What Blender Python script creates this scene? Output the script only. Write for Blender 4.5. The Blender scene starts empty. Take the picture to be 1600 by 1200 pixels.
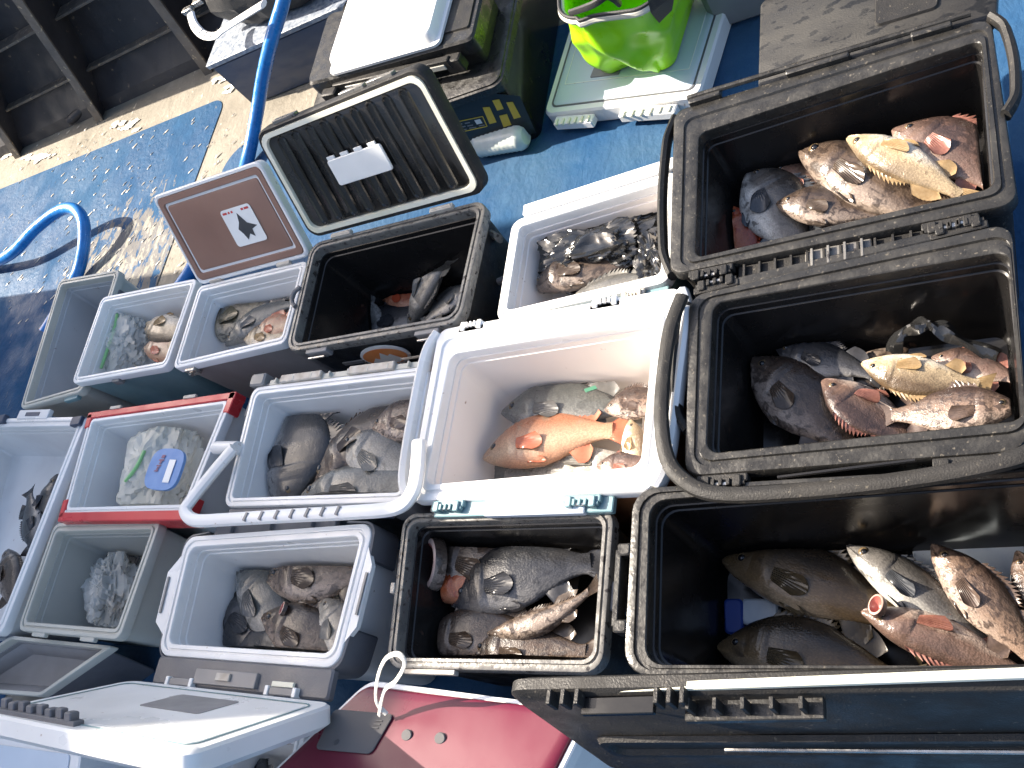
import bpy, math, random
from math import sin, cos, pi, radians
from mathutils import Vector, Matrix, noise
random.seed(7)
S = bpy.context.scene
COL = S.collection

# ------------------------------------------------------------------ camera
F_PX, NX, NY, CZ, YAW = 1400.0, 1770.0, 1405.0, 2.0, radians(9.2)   # focal length, nadir point (1600x1200 frame), camera height
_d = Vector((NX-800, NY-600, F_PX)).normalized()
_Z = -_d
_X = Vector((1, 0, 0)) - _Z*_Z.x
_X.normalize()
_Y = _Z.cross(_X)
_R = Matrix((_X, _Y, _Z))                       # camera axes (x right, y down, z forward) -> level axes
_W = Matrix.Rotation(YAW, 3, 'Z') @ _R          # -> world axes
cam = bpy.data.cameras.new('camera')
cam.sensor_width = 36.0
cam.lens = 36.0*F_PX/1600.0
cam.clip_start = 0.05
cam.clip_end = 300
cam_o = bpy.data.objects.new('camera', cam)
COL.objects.link(cam_o)
_rt, _up, _bk = _W @ Vector((1, 0, 0)), _W @ Vector((0, -1, 0)), _W @ Vector((0, 0, -1))
cam_o.matrix_world = Matrix(((_rt.x, _up.x, _bk.x, 0), (_rt.y, _up.y, _bk.y, 0), (_rt.z, _up.z, _bk.z, CZ), (0, 0, 0, 1)))
S.camera = cam_o

# ------------------------------------------------------------------ light
SUN_EL, SUN_AZ = radians(39), radians(-6)       # the light travels towards azimuth SUN_AZ (from the left of the picture)
world = bpy.data.worlds.new('World')
S.world = world
world.use_nodes = True
wn = world.node_tree
sky = wn.nodes.new('ShaderNodeTexSky')
sky.sky_type = 'NISHITA'
sky.sun_disc = False
sky.sun_elevation = SUN_EL
_src = SUN_AZ + pi
sky.dust_density = 4.0
sky.ozone_density = 0.6
sky.sun_rotation = (pi/2 - _src) % (2*pi)
wn.links.new(sky.outputs[0], wn.nodes['Background'].inputs[0])
wn.nodes['Background'].inputs[1].default_value = 0.115
sun = bpy.data.lights.new('sun', 'SUN')
sun.energy = 5.0
sun.angle = radians(0.53)
sun.color = (1.0, 0.90, 0.77)
sun_o = bpy.data.objects.new('sun', sun)
COL.objects.link(sun_o)
_tr = Vector((cos(SUN_AZ)*cos(SUN_EL), sin(SUN_AZ)*cos(SUN_EL), -sin(SUN_EL)))
sun_o.rotation_euler = _tr.to_track_quat('-Z', 'Y').to_euler()
sun_o.location = (-8, 3, 8)
S.view_settings.view_transform = 'Standard'
S.view_settings.look = 'None'
S.view_settings.gamma = 1
S.view_settings.use_curve_mapping = False
S.view_settings.exposure = 1.55


# ------------------------------------------------------------------ placing: level planes and upright planes of the place
def ray(px, py):
    return _W @ Vector((px-800, py-600, F_PX))
def P(px, py, z):
    d = ray(px, py)
    return Vector((0, 0, CZ)) + d*((z-CZ)/d.z)
def PY(px, py, y):
    d = ray(px, py)
    return Vector((0, 0, CZ)) + d*(y/d.y)

def PP(px, py, a, b, c):
    n = (b-a).cross(c-a); d = ray(px, py); o = Vector((0, 0, CZ))
    return o+d*((a-o).dot(n)/d.dot(n))

# ------------------------------------------------------------------ materials
MATS = {}
def mat(name, col, rough=.5, metal=0., col2=None, nscale=8., namt=.5, bump=0., bscale=60., rvar=0., spec=None, trans=0., coat=0.,
        speck=None, speck_scale=90., speck_t=.7, alpha=1., stretch=None, detail=4., subsurf=0.):
    m = bpy.data.materials.new(name)
    m.use_nodes = True
    nt = m.node_tree
    N, L = nt.nodes, nt.links
    b = N['Principled BSDF']
    tc = N.new('ShaderNodeTexCoord')
    vec = tc.outputs['Object']
    if stretch:
        mp = N.new('ShaderNodeMapping'); mp.inputs['Scale'].default_value = stretch
        L.new(vec, mp.inputs[0]); vec = mp.outputs[0]
    nz = N.new('ShaderNodeTexNoise'); nz.inputs['Scale'].default_value = nscale; nz.inputs['Detail'].default_value = detail
    L.new(vec, nz.inputs['Vector'])
    c2 = col2 or tuple(c*.75 for c in col)
    rp = N.new('ShaderNodeMapRange'); rp.inputs[1].default_value = .5-namt*.35; rp.inputs[2].default_value = .5+namt*.35
    L.new(nz.outputs[0], rp.inputs[0])
    mx = N.new('ShaderNodeMix'); mx.data_type = 'RGBA'
    mx.inputs[6].default_value = (*col, 1); mx.inputs[7].default_value = (*c2, 1)
    L.new(rp.outputs[0], mx.inputs[0])
    out = mx.outputs[2]
    if speck:
        n3 = N.new('ShaderNodeTexNoise'); n3.inputs['Scale'].default_value = speck_scale; n3.inputs['Detail'].default_value = 3
        L.new(vec, n3.inputs['Vector'])
        r3 = N.new('ShaderNodeMapRange'); r3.inputs[1].default_value = speck_t-.02; r3.inputs[2].default_value = speck_t+.03
        L.new(n3.outputs[0], r3.inputs[0])
        m3 = N.new('ShaderNodeMix'); m3.data_type = 'RGBA'
        L.new(r3.outputs[0], m3.inputs[0]); L.new(out, m3.inputs[6]); m3.inputs[7].default_value = (*speck, 1)
        out = m3.outputs[2]
    L.new(out, b.inputs['Base Color'])
    b.inputs['Roughness'].default_value = rough
    b.inputs['Metallic'].default_value = metal
    b.inputs['Coat Weight'].default_value = coat
    b.inputs['Coat Roughness'].default_value = .12
    if spec is not None: b.inputs['Specular IOR Level'].default_value = spec
    if trans: b.inputs['Transmission Weight'].default_value = trans
    if alpha < 1: b.inputs['Alpha'].default_value = alpha
    if subsurf:
        b.inputs['Subsurface Weight'].default_value = subsurf
        b.inputs['Subsurface Radius'].default_value = (.02, .02, .02)
    if rvar:
        n2 = N.new('ShaderNodeTexNoise'); n2.inputs['Scale'].default_value = nscale*2.3; n2.inputs['Detail'].default_value = 5
        L.new(vec, n2.inputs['Vector'])
        r2 = N.new('ShaderNodeMapRange'); r2.inputs[1].default_value = .35; r2.inputs[2].default_value = .65
        r2.inputs[3].default_value = max(.04, rough-rvar); r2.inputs[4].default_value = min(1, rough+rvar)
        L.new(n2.outputs[0], r2.inputs[0]); L.new(r2.outputs[0], b.inputs['Roughness'])
    if bump:
        nb = N.new('ShaderNodeTexNoise'); nb.inputs['Scale'].default_value = bscale; nb.inputs['Detail'].default_value = 5
        L.new(vec, nb.inputs['Vector'])
        bp = N.new('ShaderNodeBump'); bp.inputs['Strength'].default_value = bump; bp.inputs['Distance'].default_value = .004
        L.new(nb.outputs[0], bp.inputs['Height']); L.new(bp.outputs[0], b.inputs['Normal'])
    MATS[name] = m
    return m

mat('white_plastic', (.80, .80, .79), .38, col2=(.70, .69, .67), nscale=3, speck=(.45, .38, .33), speck_scale=55, speck_t=.735, rvar=.12, bump=.06, bscale=25)
mat('white_liner', (.78, .78, .76), .42, col2=(.66, .64, .62), nscale=3.5, speck=(.36, .25, .22), speck_scale=28, speck_t=.74, rvar=.1, bump=.08, bscale=14)
mat('cream_liner', (.82, .77, .72), .42, col2=(.78, .70, .64), nscale=3, speck=(.4, .28, .22), speck_scale=28, speck_t=.74, rvar=.1)
mat('grey_liner', (.42, .43, .44), .5, col2=(.34, .35, .36), nscale=3, rvar=.1, speck=(.2, .18, .17), speck_scale=28, speck_t=.72)
mat('beige_plastic', (.50, .49, .43), .45, col2=(.42, .41, .36), nscale=4, rvar=.1, speck=(.3, .27, .22), speck_scale=40, speck_t=.72)
mat('beige_liner', (.40, .40, .36), .5, col2=(.31, .31, .29), nscale=3, rvar=.1)
mat('black_plastic', (.016, .0155, .015), .5, col2=(.028, .026, .024), nscale=9, speck=(.085, .075, .06), speck_scale=130, speck_t=.68, rvar=.14, bump=.3, bscale=300, spec=.26)
mat('black_rim', (.015, .0145, .0138), .36, col2=(.032, .030, .027), nscale=14, speck=(.10, .088, .07), speck_scale=140, speck_t=.67, rvar=.18, bump=.25, bscale=120, spec=.4)
mat('black_liner', (.010, .0095, .0095), .22, col2=(.017, .0155, .0145), nscale=5, rvar=.1, bump=.05, bscale=12, speck=(.06, .035, .025), speck_scale=18, speck_t=.73, spec=.42)
mat('black_lid_wet', (.020, .019, .018), .42, col2=(.032, .030, .026), nscale=4, speck=(.007, .007, .007), speck_scale=26, speck_t=.585, rvar=.15, bump=.2, bscale=200, stretch=(1, 1.8, 1), spec=.35)
mat('black_lid_inner', (.014, .0135, .013), .2, col2=(.024, .022, .02), nscale=6, rvar=.12, bump=.15, bscale=9)
mat('grey_rim', (.11, .105, .10), .33, col2=(.19, .18, .16), nscale=14, speck=(.035, .03, .028), speck_scale=60, speck_t=.62, rvar=.2, bump=.3, bscale=90)
mat('cream_gasket', (.78, .76, .66), .5, col2=(.68, .66, .5), nscale=7)
mat('dark_grey_plastic', (.14, .14, .15), .48, col2=(.10, .10, .11), nscale=6, rvar=.1, bump=.2, bscale=220)
mat('mid_grey_plastic', (.26, .25, .25), .48, col2=(.2, .195, .19), nscale=6, rvar=.1)
mat('taupe_plastic', (.30, .265, .245), .5, col2=(.25, .22, .2), nscale=5, rvar=.1, bump=.2, bscale=200)
mat('teal_plastic', (.19, .30, .32), .42, col2=(.14, .24, .26), nscale=6, rvar=.1)
mat('orange_plastic', (.55, .20, .07), .5, col2=(.42, .16, .07), nscale=4, rvar=.1)
mat('red_plastic', (.62, .045, .05), .36, col2=(.5, .035, .04), nscale=5, rvar=.1)
mat('crimson_plastic', (.105, .003, .018), .34, col2=(.13, .005, .024), nscale=2.5, rvar=.1, bump=.08, bscale=10)
mat('brown_lid_inner', (.29, .165, .12), .4, col2=(.23, .125, .09), nscale=4, rvar=.12, bump=.1, bscale=10)
mat('pale_panel', (.55, .62, .70), .42, col2=(.48, .55, .63), nscale=4, rvar=.1)
mat('steel', (.55, .54, .52), .32, metal=.9, col2=(.4, .37, .33), nscale=30, rvar=.15)
mat('dull_bracket', (.50, .47, .42), .5, col2=(.38, .33, .27), nscale=40, rvar=.15)
mat('sticker_white', (.82, .82, .80), .4, col2=(.76, .76, .74), nscale=12)
mat('sticker_red', (.6, .06, .05), .5)
mat('faded_red', (.22, .08, .16), .5)
mat('sticker_dark', (.05, .05, .055), .5)
mat('sticker_orange', (.75, .22, .05), .45, col2=(.8, .33, .12), nscale=20)
mat('sticker_blue', (.07, .20, .48), .45, col2=(.14, .28, .55), nscale=14)
mat('sticker_yellow', (.78, .52, .05), .5, col2=(.65, .45, .04), nscale=20)
mat('tag_grey', (.085, .08, .08), .8, col2=(.105, .10, .10), nscale=9)
mat('string_white', (.72, .69, .62), .8, bump=.5, bscale=400)
mat('blue_hose', (.015, .20, .55), .32, col2=(.012, .15, .44), nscale=14, rvar=.12, coat=.3, speck=(.35, .45, .6), speck_scale=70, speck_t=.74)
mat('lime_fabric', (.36, .76, .012), .34, col2=(.30, .68, .010), nscale=5, rvar=.1, bump=.25, bscale=14, subsurf=.3)
mat('black_fabric', (.018, .018, .019), .6, bump=.5, bscale=300)
mat('black_gloss', (.008, .008, .0078), .18, col2=(.014, .0135, .012), nscale=3, bump=.12, bscale=6, rvar=.1)
mat('black_print', (.010, .010, .011), .3, bump=.2, bscale=20)
mat('black_film', (.012, .012, .012), .13, col2=(.02, .02, .02), nscale=5, bump=.3, bscale=20, spec=.8)
mat('bulwark_paint', (.022, .021, .024), .48, col2=(.036, .033, .036), nscale=3, speck=(.16, .12, .08), speck_scale=22, speck_t=.70, rvar=.15, bump=.6, bscale=22)
mat('rib_paint', (.075, .066, .06), .5, col2=(.15, .125, .10), nscale=9, speck=(.34, .27, .18), speck_scale=34, speck_t=.64, rvar=.15, bump=.8, bscale=40)
mat('ledge_paint', (.13, .16, .21), .5, col2=(.35, .38, .42), nscale=45, rvar=.15, bump=.8, bscale=70)
mat('navy_paint', (.035, .052, .095), .45, col2=(.06, .075, .11), nscale=5, rvar=.15, stretch=(1, 1, 3))
mat('green_tag', (.03, .16, .09), .4)
mat('ice_pack', (.62, .68, .72), .4, col2=(.5, .58, .66), nscale=20, bump=.3, bscale=30)
mat('blue_pack', (.03, .08, .38), .35)
mat('clear_film', (.72, .74, .72), .22, col2=(.6, .62, .58), nscale=9, alpha=.42, bump=.5, bscale=25)
mat('cloudy_film', (.74, .74, .68), .28, col2=(.62, .62, .54), nscale=9, alpha=.55, bump=.5, bscale=25)
mat('grey_film', (.05, .053, .044), .2, col2=(.085, .088, .075), nscale=9, bump=.3, bscale=14, coat=.3)
mat('green_zip', (.25, .55, .22), .4)
mat('bottle_film', (.82, .86, .82), .25, col2=(.70, .76, .70), nscale=30, alpha=.95, bump=.4, bscale=30)
mat('eye_dark', (.012, .012, .014), .06, coat=.6)
mat('eye_iris', (.17, .12, .065), .2, col2=(.08, .055, .03), nscale=6)
mat('lip', (.42, .27, .22), .3, col2=(.55, .4, .33), nscale=12, coat=.3)
mat('mouth_red', (.30, .05, .045), .28, col2=(.42, .16, .13), nscale=6, coat=.4)
mat('shade_wall_paint', (.75, .75, .73), .5)
mat('blood', (.25, .03, .02), .3)

def fishmat(name, back, side, belly, mott, ms=7., mt=.52, rough=.28, scale=95., mid=0.02):
    m = bpy.data.materials.new(name); m.use_nodes = True
    nt = m.node_tree; N, L = nt.nodes, nt.links
    b = N['Principled BSDF']
    tc = N.new('ShaderNodeTexCoord')
    sp = N.new('ShaderNodeSeparateXYZ'); L.new(tc.outputs['Object'], sp.inputs[0])
    nz = N.new('ShaderNodeTexNoise'); nz.inputs['Scale'].default_value = ms; nz.inputs['Detail'].default_value = 6; nz.inputs['Roughness'].default_value = .62
    mp = N.new('ShaderNodeMapping'); mp.inputs['Scale'].default_value = (.8, 1.2, 1.2)
    oi = N.new('ShaderNodeObjectInfo')
    cm = N.new('ShaderNodeVectorMath'); cm.operation = 'SCALE'; cm.inputs['Scale'].default_value = 13.0
    cv = N.new('ShaderNodeCombineXYZ')
    for i in range(3): L.new(oi.outputs['Random'], cv.inputs[i])
    L.new(cv.outputs[0], cm.inputs[0])
    ad = N.new('ShaderNodeVectorMath'); ad.operation = 'ADD'
    L.new(tc.outputs['Object'], ad.inputs[0]); L.new(cm.outputs[0], ad.inputs[1])
    L.new(ad.outputs[0], mp.inputs[0]); L.new(mp.outputs[0], nz.inputs['Vector'])
    a = N.new('ShaderNodeMath'); a.operation = 'MULTIPLY_ADD'; a.inputs[1].default_value = .16; a.inputs[2].default_value = -.08
    L.new(nz.outputs[0], a.inputs[0])
    s = N.new('ShaderNodeMath'); s.operation = 'ADD'; L.new(sp.outputs[1], s.inputs[0]); L.new(a.outputs[0], s.inputs[1])
    r = N.new('ShaderNodeMapRange'); r.inputs[1].default_value = -.15; r.inputs[2].default_value = .15
    L.new(s.outputs[0], r.inputs[0])
    cr = N.new('ShaderNodeValToRGB')
    e = cr.color_ramp.elements
    e[0].position = .12; e[0].color = (*belly, 1)
    e[1].position = .92; e[1].color = (*back, 1)
    x = e.new(.42); x.color = (*side, 1)
    L.new(r.outputs[0], cr.inputs[0])
    n2 = N.new('ShaderNodeTexNoise'); n2.inputs['Scale'].default_value = ms*2.2; n2.inputs['Detail'].default_value = 5; n2.inputs['Distortion'].default_value = .6
    L.new(mp.outputs[0], n2.inputs['Vector'])
    r2 = N.new('ShaderNodeMapRange'); r2.inputs[1].default_value = mt; r2.inputs[2].default_value = mt+.09; r2.inputs[4].default_value = .78
    L.new(n2.outputs[0], r2.inputs[0])
    mx = N.new('ShaderNodeMix'); mx.data_type = 'RGBA'; L.new(r2.outputs[0], mx.inputs[0]); L.new(cr.outputs[0], mx.inputs[6]); mx.inputs[7].default_value = (*mott, 1)
    vo = N.new('ShaderNodeTexVoronoi'); vo.inputs['Scale'].default_value = scale
    mp2 = N.new('ShaderNodeMapping'); mp2.inputs['Scale'].default_value = (.8, 1.15, 1.15); L.new(tc.outputs['Object'], mp2.inputs[0]); L.new(mp2.outputs[0], vo.inputs['Vector'])
    vr = N.new('ShaderNodeMapRange'); vr.inputs[1].default_value = 0; vr.inputs[2].default_value = .7; vr.inputs[3].default_value = 1.08; vr.inputs[4].default_value = .72
    L.new(vo.outputs['Distance'], vr.inputs[0])
    ml = N.new('ShaderNodeVectorMath'); ml.operation = 'SCALE'; L.new(mx.outputs[2], ml.inputs[0]); L.new(vr.outputs[0], ml.inputs['Scale'])
    L.new(ml.outputs[0], b.inputs['Base Color'])
    bp = N.new('ShaderNodeBump'); bp.inputs['Strength'].default_value = .3; bp.inputs['Distance'].default_value = .0018; bp.invert = True
    L.new(vo.outputs['Distance'], bp.inputs['Height'])
    b2 = N.new('ShaderNodeBump'); b2.inputs['Strength'].default_value = .5; b2.inputs['Distance'].default_value = .0035
    L.new(n2.outputs[0], b2.inputs['Height']); L.new(bp.outputs[0], b2.inputs['Normal'])
    L.new(b2.outputs[0], b.inputs['Normal'])
    rr = N.new('ShaderNodeMapRange'); rr.inputs[1].default_value = .3; rr.inputs[2].default_value = .7; rr.inputs[3].default_value = rough-.1; rr.inputs[4].default_value = rough+.22
    L.new(nz.outputs[0], rr.inputs[0]); L.new(rr.outputs[0], b.inputs['Roughness'])
    b.inputs['Coat Weight'].default_value = .35; b.inputs['Coat Roughness'].default_value = .15
    MATS[name] = m

def finmat(name, c1, c2):
    m = bpy.data.materials.new(name); m.use_nodes = True
    nt = m.node_tree; N, L = nt.nodes, nt.links
    b = N['Principled BSDF']
    tc = N.new('ShaderNodeTexCoord')
    nz = N.new('ShaderNodeTexNoise'); nz.inputs['Scale'].default_value = 40; L.new(tc.outputs['Object'], nz.inputs['Vector'])
    mx = N.new('ShaderNodeMix'); mx.data_type = 'RGBA'; L.new(nz.outputs[0], mx.inputs[0]); mx.inputs[6].default_value = (*c1, 1); mx.inputs[7].default_value = (*c2, 1)
    L.new(mx.outputs[2], b.inputs['Base Color']); b.inputs['Roughness'].default_value = .26
    MATS[name] = m

KINDS = {
 'black': ((.020, .021, .024), (.050, .050, .055), (.24, .23, .22), (.030, .029, .030), 6, .55),
 'blackwhite': ((.03, .028, .026), (.15, .14, .13), (.62, .60, .55), (.075, .07, .065), 7, .56),
 'brown': ((.040, .028, .021), (.115, .080, .058), (.33, .26, .21), (.034, .023, .018), 9, .50),
 'olive': ((.035, .031, .018), (.15, .125, .075), (.42, .37, .29), (.050, .042, .028), 11, .51),
 'pale': ((.11, .072, .038), (.48, .37, .23), (.78, .70, .58), (.18, .12, .07), 9, .61),
 'gold': ((.030, .023, .016), (.22, .145, .07), (.46, .37, .26), (.05, .036, .024), 5, .60),
 'orange': ((.40, .17, .09), (.54, .37, .24), (.46, .24, .14), (.34, .24, .16), 4, .58),
 'red': ((.30, .05, .02), (.46, .11, .035), (.62, .26, .14), (.30, .03, .02), 8, .56),
 'grey': ((.085, .088, .082), (.17, .17, .155), (.36, .34, .31), (.105, .105, .095), 8, .52),
 'mottled': ((.050, .032, .026), (.25, .17, .125), (.36, .28, .23), (.045, .030, .025), 12, .49),
 'rosy': ((.055, .034, .028), (.21, .135, .105), (.62, .50, .42), (.15, .09, .07), 8, .56),
 'silver': ((.12, .115, .105), (.34, .32, .28), (.58, .54, .48), (.18, .165, .14), 9, .56),
}
FINC = {'black': ((.018, .018, .02), (.05, .05, .055)), 'blackwhite': ((.025, .027, .03), (.07, .075, .085)), 'brown': ((.03, .022, .016), (.10, .07, .05)),
        'olive': ((.04, .034, .02), (.13, .11, .06)), 'pale': ((.20, .12, .05), (.36, .26, .14)), 'gold': ((.03, .026, .02), (.10, .075, .04)),
        'orange': ((.40, .11, .06), (.45, .17, .10)), 'red': ((.4, .05, .02), (.5, .1, .04)), 'grey': ((.07, .07, .065), (.17, .16, .15)),
        'mottled': ((.035, .025, .022), (.13, .09, .07)), 'rosy': ((.14, .05, .04), (.3, .14, .1)), 'silver': ((.1, .1, .09), (.25, .23, .2))}
for k, v in KINDS.items():
    fishmat('fish_'+k, v[0], v[1], v[2], v[3], v[4], v[5]); finmat('fin_'+k, *FINC[k])

# ------------------------------------------------------------------ objects
def meta(o, label=None, cat=None, group=None, kind=None):
    if label: o['label'] = label
    if cat: o['category'] = cat
    if group: o['group'] = group
    if kind: o['kind'] = kind
    return o
def thing(name, loc, label, cat, group=None):
    o = bpy.data.objects.new(name, None); COL.objects.link(o)
    o.location = loc; o.empty_display_size = .05
    return meta(o, label, cat, group)
ORG = {}
def origin(o):
    v = Vector((0, 0, 0))
    while o is not None: v += o.location; o = o.parent
    return v

class MB:
    def __init__(s): s.v = []; s.f = []; s.m = []
    def add(s, verts, faces, mi=0):
        n = len(s.v); s.v += [Vector(v) for v in verts]; s.f += [tuple(i+n for i in f) for f in faces]; s.m += [mi]*len(faces); return s
    def loft(s, rings, cap0=False, cap1=False, closed=True, mi=0):
        n = len(rings[0]); vs = [p for r in rings for p in r]; fs = []
        for i in range(len(rings)-1):
            for j in range(n if closed else n-1):
                a = i*n+j; b = i*n+(j+1) % n
                fs.append((a, b, b+n, a+n))
        if cap0: fs.append(tuple(range(n))[::-1])
        if cap1: fs.append(tuple((len(rings)-1)*n+k for k in range(n)))
        return s.add(vs, fs, mi)
    def box(s, c, h, u=Vector((1, 0, 0)), v=Vector((0, 1, 0)), w=None, bev=.12, mi=0):
        u = u.normalized(); w = (w or u.cross(v)).normalized(); v = w.cross(u).normalized()
        b = min(h)*2*bev
        R = []
        for (z, i) in ((-h[2], b), (-h[2]+b, 0), (h[2]-b, 0), (h[2], b)):
            x, y = h[0]-i, h[1]-i
            k = b
            R.append([c+u*a+v*d+w*z for a, d in ((-x+k, -y), (x-k, -y), (x, -y+k), (x, y-k), (x-k, y), (-x+k, y), (-x, y-k), (-x, -y+k))])
        return s.loft(R, True, True, mi=mi)
    def tube(s, pts, r, n=10, cap=True, mi=0, flat=1., up=Vector((0, 0, 1))):
        rings = []
        for i, p in enumerate(pts):
            t = (pts[min(i+1, len(pts)-1)]-pts[max(i-1, 0)]).normalized()
            a = up.cross(t)
            if a.length < 1e-4: a = Vector((1, 0, 0)).cross(t)
            a.normalize(); b = t.cross(a)
            rr = r[i] if isinstance(r, (list, tuple)) else r
            rings.append([p+a*cos(2*pi*k/n)*rr+b*sin(2*pi*k/n)*rr*flat for k in range(n)])
        return s.loft(rings, cap, cap, mi=mi)
    def build(s, name, mats, parent=None, smooth=35, label=None, kind=None, world=True, fix=True):
        if not isinstance(mats, (list, tuple)): mats = [mats]
        off = origin(parent) if world else Vector((0, 0, 0))
        me = bpy.data.meshes.new(name)
        me.from_pydata([tuple(v-off) for v in s.v], [], s.f)
        for m in mats: me.materials.append(MATS[m])
        for p, i in zip(me.polygons, s.m): p.material_index = i
        if fix:
            import bmesh
            bm = bmesh.new(); bm.from_mesh(me); bmesh.ops.recalc_face_normals(bm, faces=bm.faces); bm.to_mesh(me); bm.free()
        if smooth:
            for p in me.polygons: p.use_smooth = True
            me.set_sharp_from_angle(angle=radians(smooth))
        o = bpy.data.objects.new(name, me); COL.objects.link(o)
        if parent is not None: o.parent = parent
        return meta(o, label, kind=kind)

def smoothpath(pts, n=8):
    out = []
    for i in range(len(pts)-1):
        p0, p1, p2, p3 = pts[max(i-1, 0)], pts[i], pts[i+1], pts[min(i+2, len(pts)-1)]
        for k in range(n):
            t = k/n
            out.append(.5*((2*p1)+(-p0+p2)*t+(2*p0-5*p1+4*p2-p3)*t*t+(-p0+3*p1-3*p2+p3)*t**3))
    out.append(pts[-1].copy())
    return out

def rring(q, inset, r, seg=5):
    """rounded ring inside the quad q (xy Vectors, any winding); returns xy Vectors"""
    c = sum(q, Vector((0, 0)))/4
    L = []
    for i in range(4):
        a, b = q[i], q[(i+1) % 4]; d = (b-a).normalized(); n = Vector((-d.y, d.x))
        if n.dot(c-a) < 0: n = -n
        L.append((a+n*inset, d))
    cs = []
    for i in range(4):
        (p, d), (p2, d2) = L[i-1], L[i]
        w = p2-p; den = d.x*d2.y-d.y*d2.x
        t = (w.x*d2.y-w.y*d2.x)/den
        cs.append(p+d*t)
    out = []
    for i in range(4):
        k = cs[i]; a = (cs[i-1]-k).normalized(); b = (cs[(i+1) % 4]-k).normalized()
        ro = max(.001, r)
        s0, s1 = k+a*ro, k+b*ro
        for j in range(seg+1):
            t = j/seg; w = .5858
            # rational quadratic, close to a true arc
            w = .7071; de = (1-t)**2+2*w*t*(1-t)+t*t
            out.append((s0*(1-t)**2+k*2*w*t*(1-t)+s1*t*t)/de)
    return out
def at_z(r, z): return [Vector((p.x, p.y, z)) for p in r]
def lerp(r1, r2, t): return [a.lerp(b, t) for a, b in zip(r1, r2)]

class Plate:
    """a plate spanned by four 3D corners (TL, TR, BR, BL); local u along TL->TR, v along BL->TL, n = outward normal"""
    def __init__(s, c, flip=False):
        s.c = c
        s.lx = ((c[1]-c[0]).length+(c[2]-c[3]).length)/2; s.ly = ((c[0]-c[3]).length+(c[1]-c[2]).length)/2
        s.u = (c[1]-c[0]+c[2]-c[3]).normalized(); v = (c[0]-c[3]+c[1]-c[2]).normalized()
        s.n = s.u.cross(v).normalized(); s.v = s.n.cross(s.u)
        if flip: s.n = -s.n
        s.q = [Vector((0, s.ly)), Vector((s.lx, s.ly)), Vector((s.lx, 0)), Vector((0, 0))]
    def at(s, x, y, h=0.):
        a, b = x/s.lx, y/s.ly; c = s.c
        return (c[3]*(1-a)+c[2]*a)*(1-b)+(c[0]*(1-a)+c[1]*a)*b+s.n*h
    def ring(s, inset, r, h, seg=5): return [s.at(p.x, p.y, h) for p in rring(s.q, inset, r, seg)]
    def sub(s, x0, y0, x1, y1, inset, r, h, seg=4):
        q = [Vector((x0, y1)), Vector((x1, y1)), Vector((x1, y0)), Vector((x0, y0))]
        return [s.at(p.x, p.y, h) for p in rring(q, inset, r, seg)]
    def poly(s, pts, h): return [s.at(x, y, h) for x, y in pts]

def flat(mb, ring, mi=0):
    n = len(mb.v); mb.v += ring; mb.f.append(tuple(range(n, n+len(ring)))); mb.m.append(mi); return mb

BOX = {}
def cooler(key, name, label, outer, h, opening=None, w=.035, depth=.3, mats=('white_plastic', 'white_plastic', 'white_liner'), r=.035, ro=None, group=None, taper=.02, groove=True, rimh=.03):
    Q = [P(x, y, h).xy for x, y in outer]
    if opening: O = [P(x, y, h).xy for x, y in opening]
    else:
        O = rring(Q, w, .001, 1); O = [O[0], O[2], O[4], O[6]]
    c = sum(Q, Vector((0, 0)))/4
    t = thing(name, (c.x, c.y, 0), label, 'cooler', group)
    ro = ro or max(.012, r-.015)
    A = rring(Q, 0, r); B = rring(O, 0, ro); A1 = rring(Q, .004, r)
    A2 = rring(Q, .010, r)
    m = MB()
    m.loft([at_z(rring(Q, .012+taper, r), .004), at_z(rring(Q, .008+taper, r), .02), at_z(A2, h-rimh)], True)
    m.build('body', mats[0], t)
    m = MB()
    prof = [(0, h-rimh), (0, h-.005)]
    rings = [at_z(A2, h-rimh), at_z(A, h-rimh), at_z(A, h-.006), at_z(lerp(A, B, .06), h-.001), at_z(lerp(A, B, .12), h)]
    if groove: rings += [at_z(lerp(A, B, .42), h), at_z(lerp(A, B, .46), h-.005), at_z(lerp(A, B, .62), h-.005), at_z(lerp(A, B, .66), h)]
    rings += [at_z(lerp(A, B, .93), h), at_z(lerp(A, B, .98), h-.002), at_z(B, h-.006), at_z(B, h-rimh)]
    m.loft(rings); m.build('rim', mats[1], t)
    m = MB()
    zb = max(.02, h-depth)
    m.loft([at_z(B, h-rimh), at_z(rring(O, .003, ro), h-rimh-.001), at_z(rring(O, .004, ro), h-rimh-.018), at_z(rring(O, .007, ro), h-rimh-.020),
            at_z(rring(O, .007+taper*.8, ro), zb+.03), at_z(rring(O, .014+taper*.8, ro), zb+.008), at_z(rring(O, .04+taper*.8, ro), zb)], False, True)
    m.build('liner', mats[2], t)
    BOX[key] = dict(t=t, Q=Q, O=O, h=h, c=c, floor=zb)
    return t
def edge(key, e, u, off=0., z=0.):
    """point on the outer edge e of a cooler (0 far, 1 right, 2 near, 3 left), off = outwards"""
    b = BOX[key]; a, c = b['Q'][e], b['Q'][(e+1) % 4]
    if e >= 2: a, c = c, a
    d = (c-a).normalized(); n = Vector((-d.y, d.x)); p = a.lerp(c, u)
    if n.dot(b['c']-p) > 0: n = -n
    p = p+n*off
    return Vector((p.x, p.y, b['h']+z)), Vector((d.x, d.y, 0)), Vector((n.x, n.y, 0))
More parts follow.
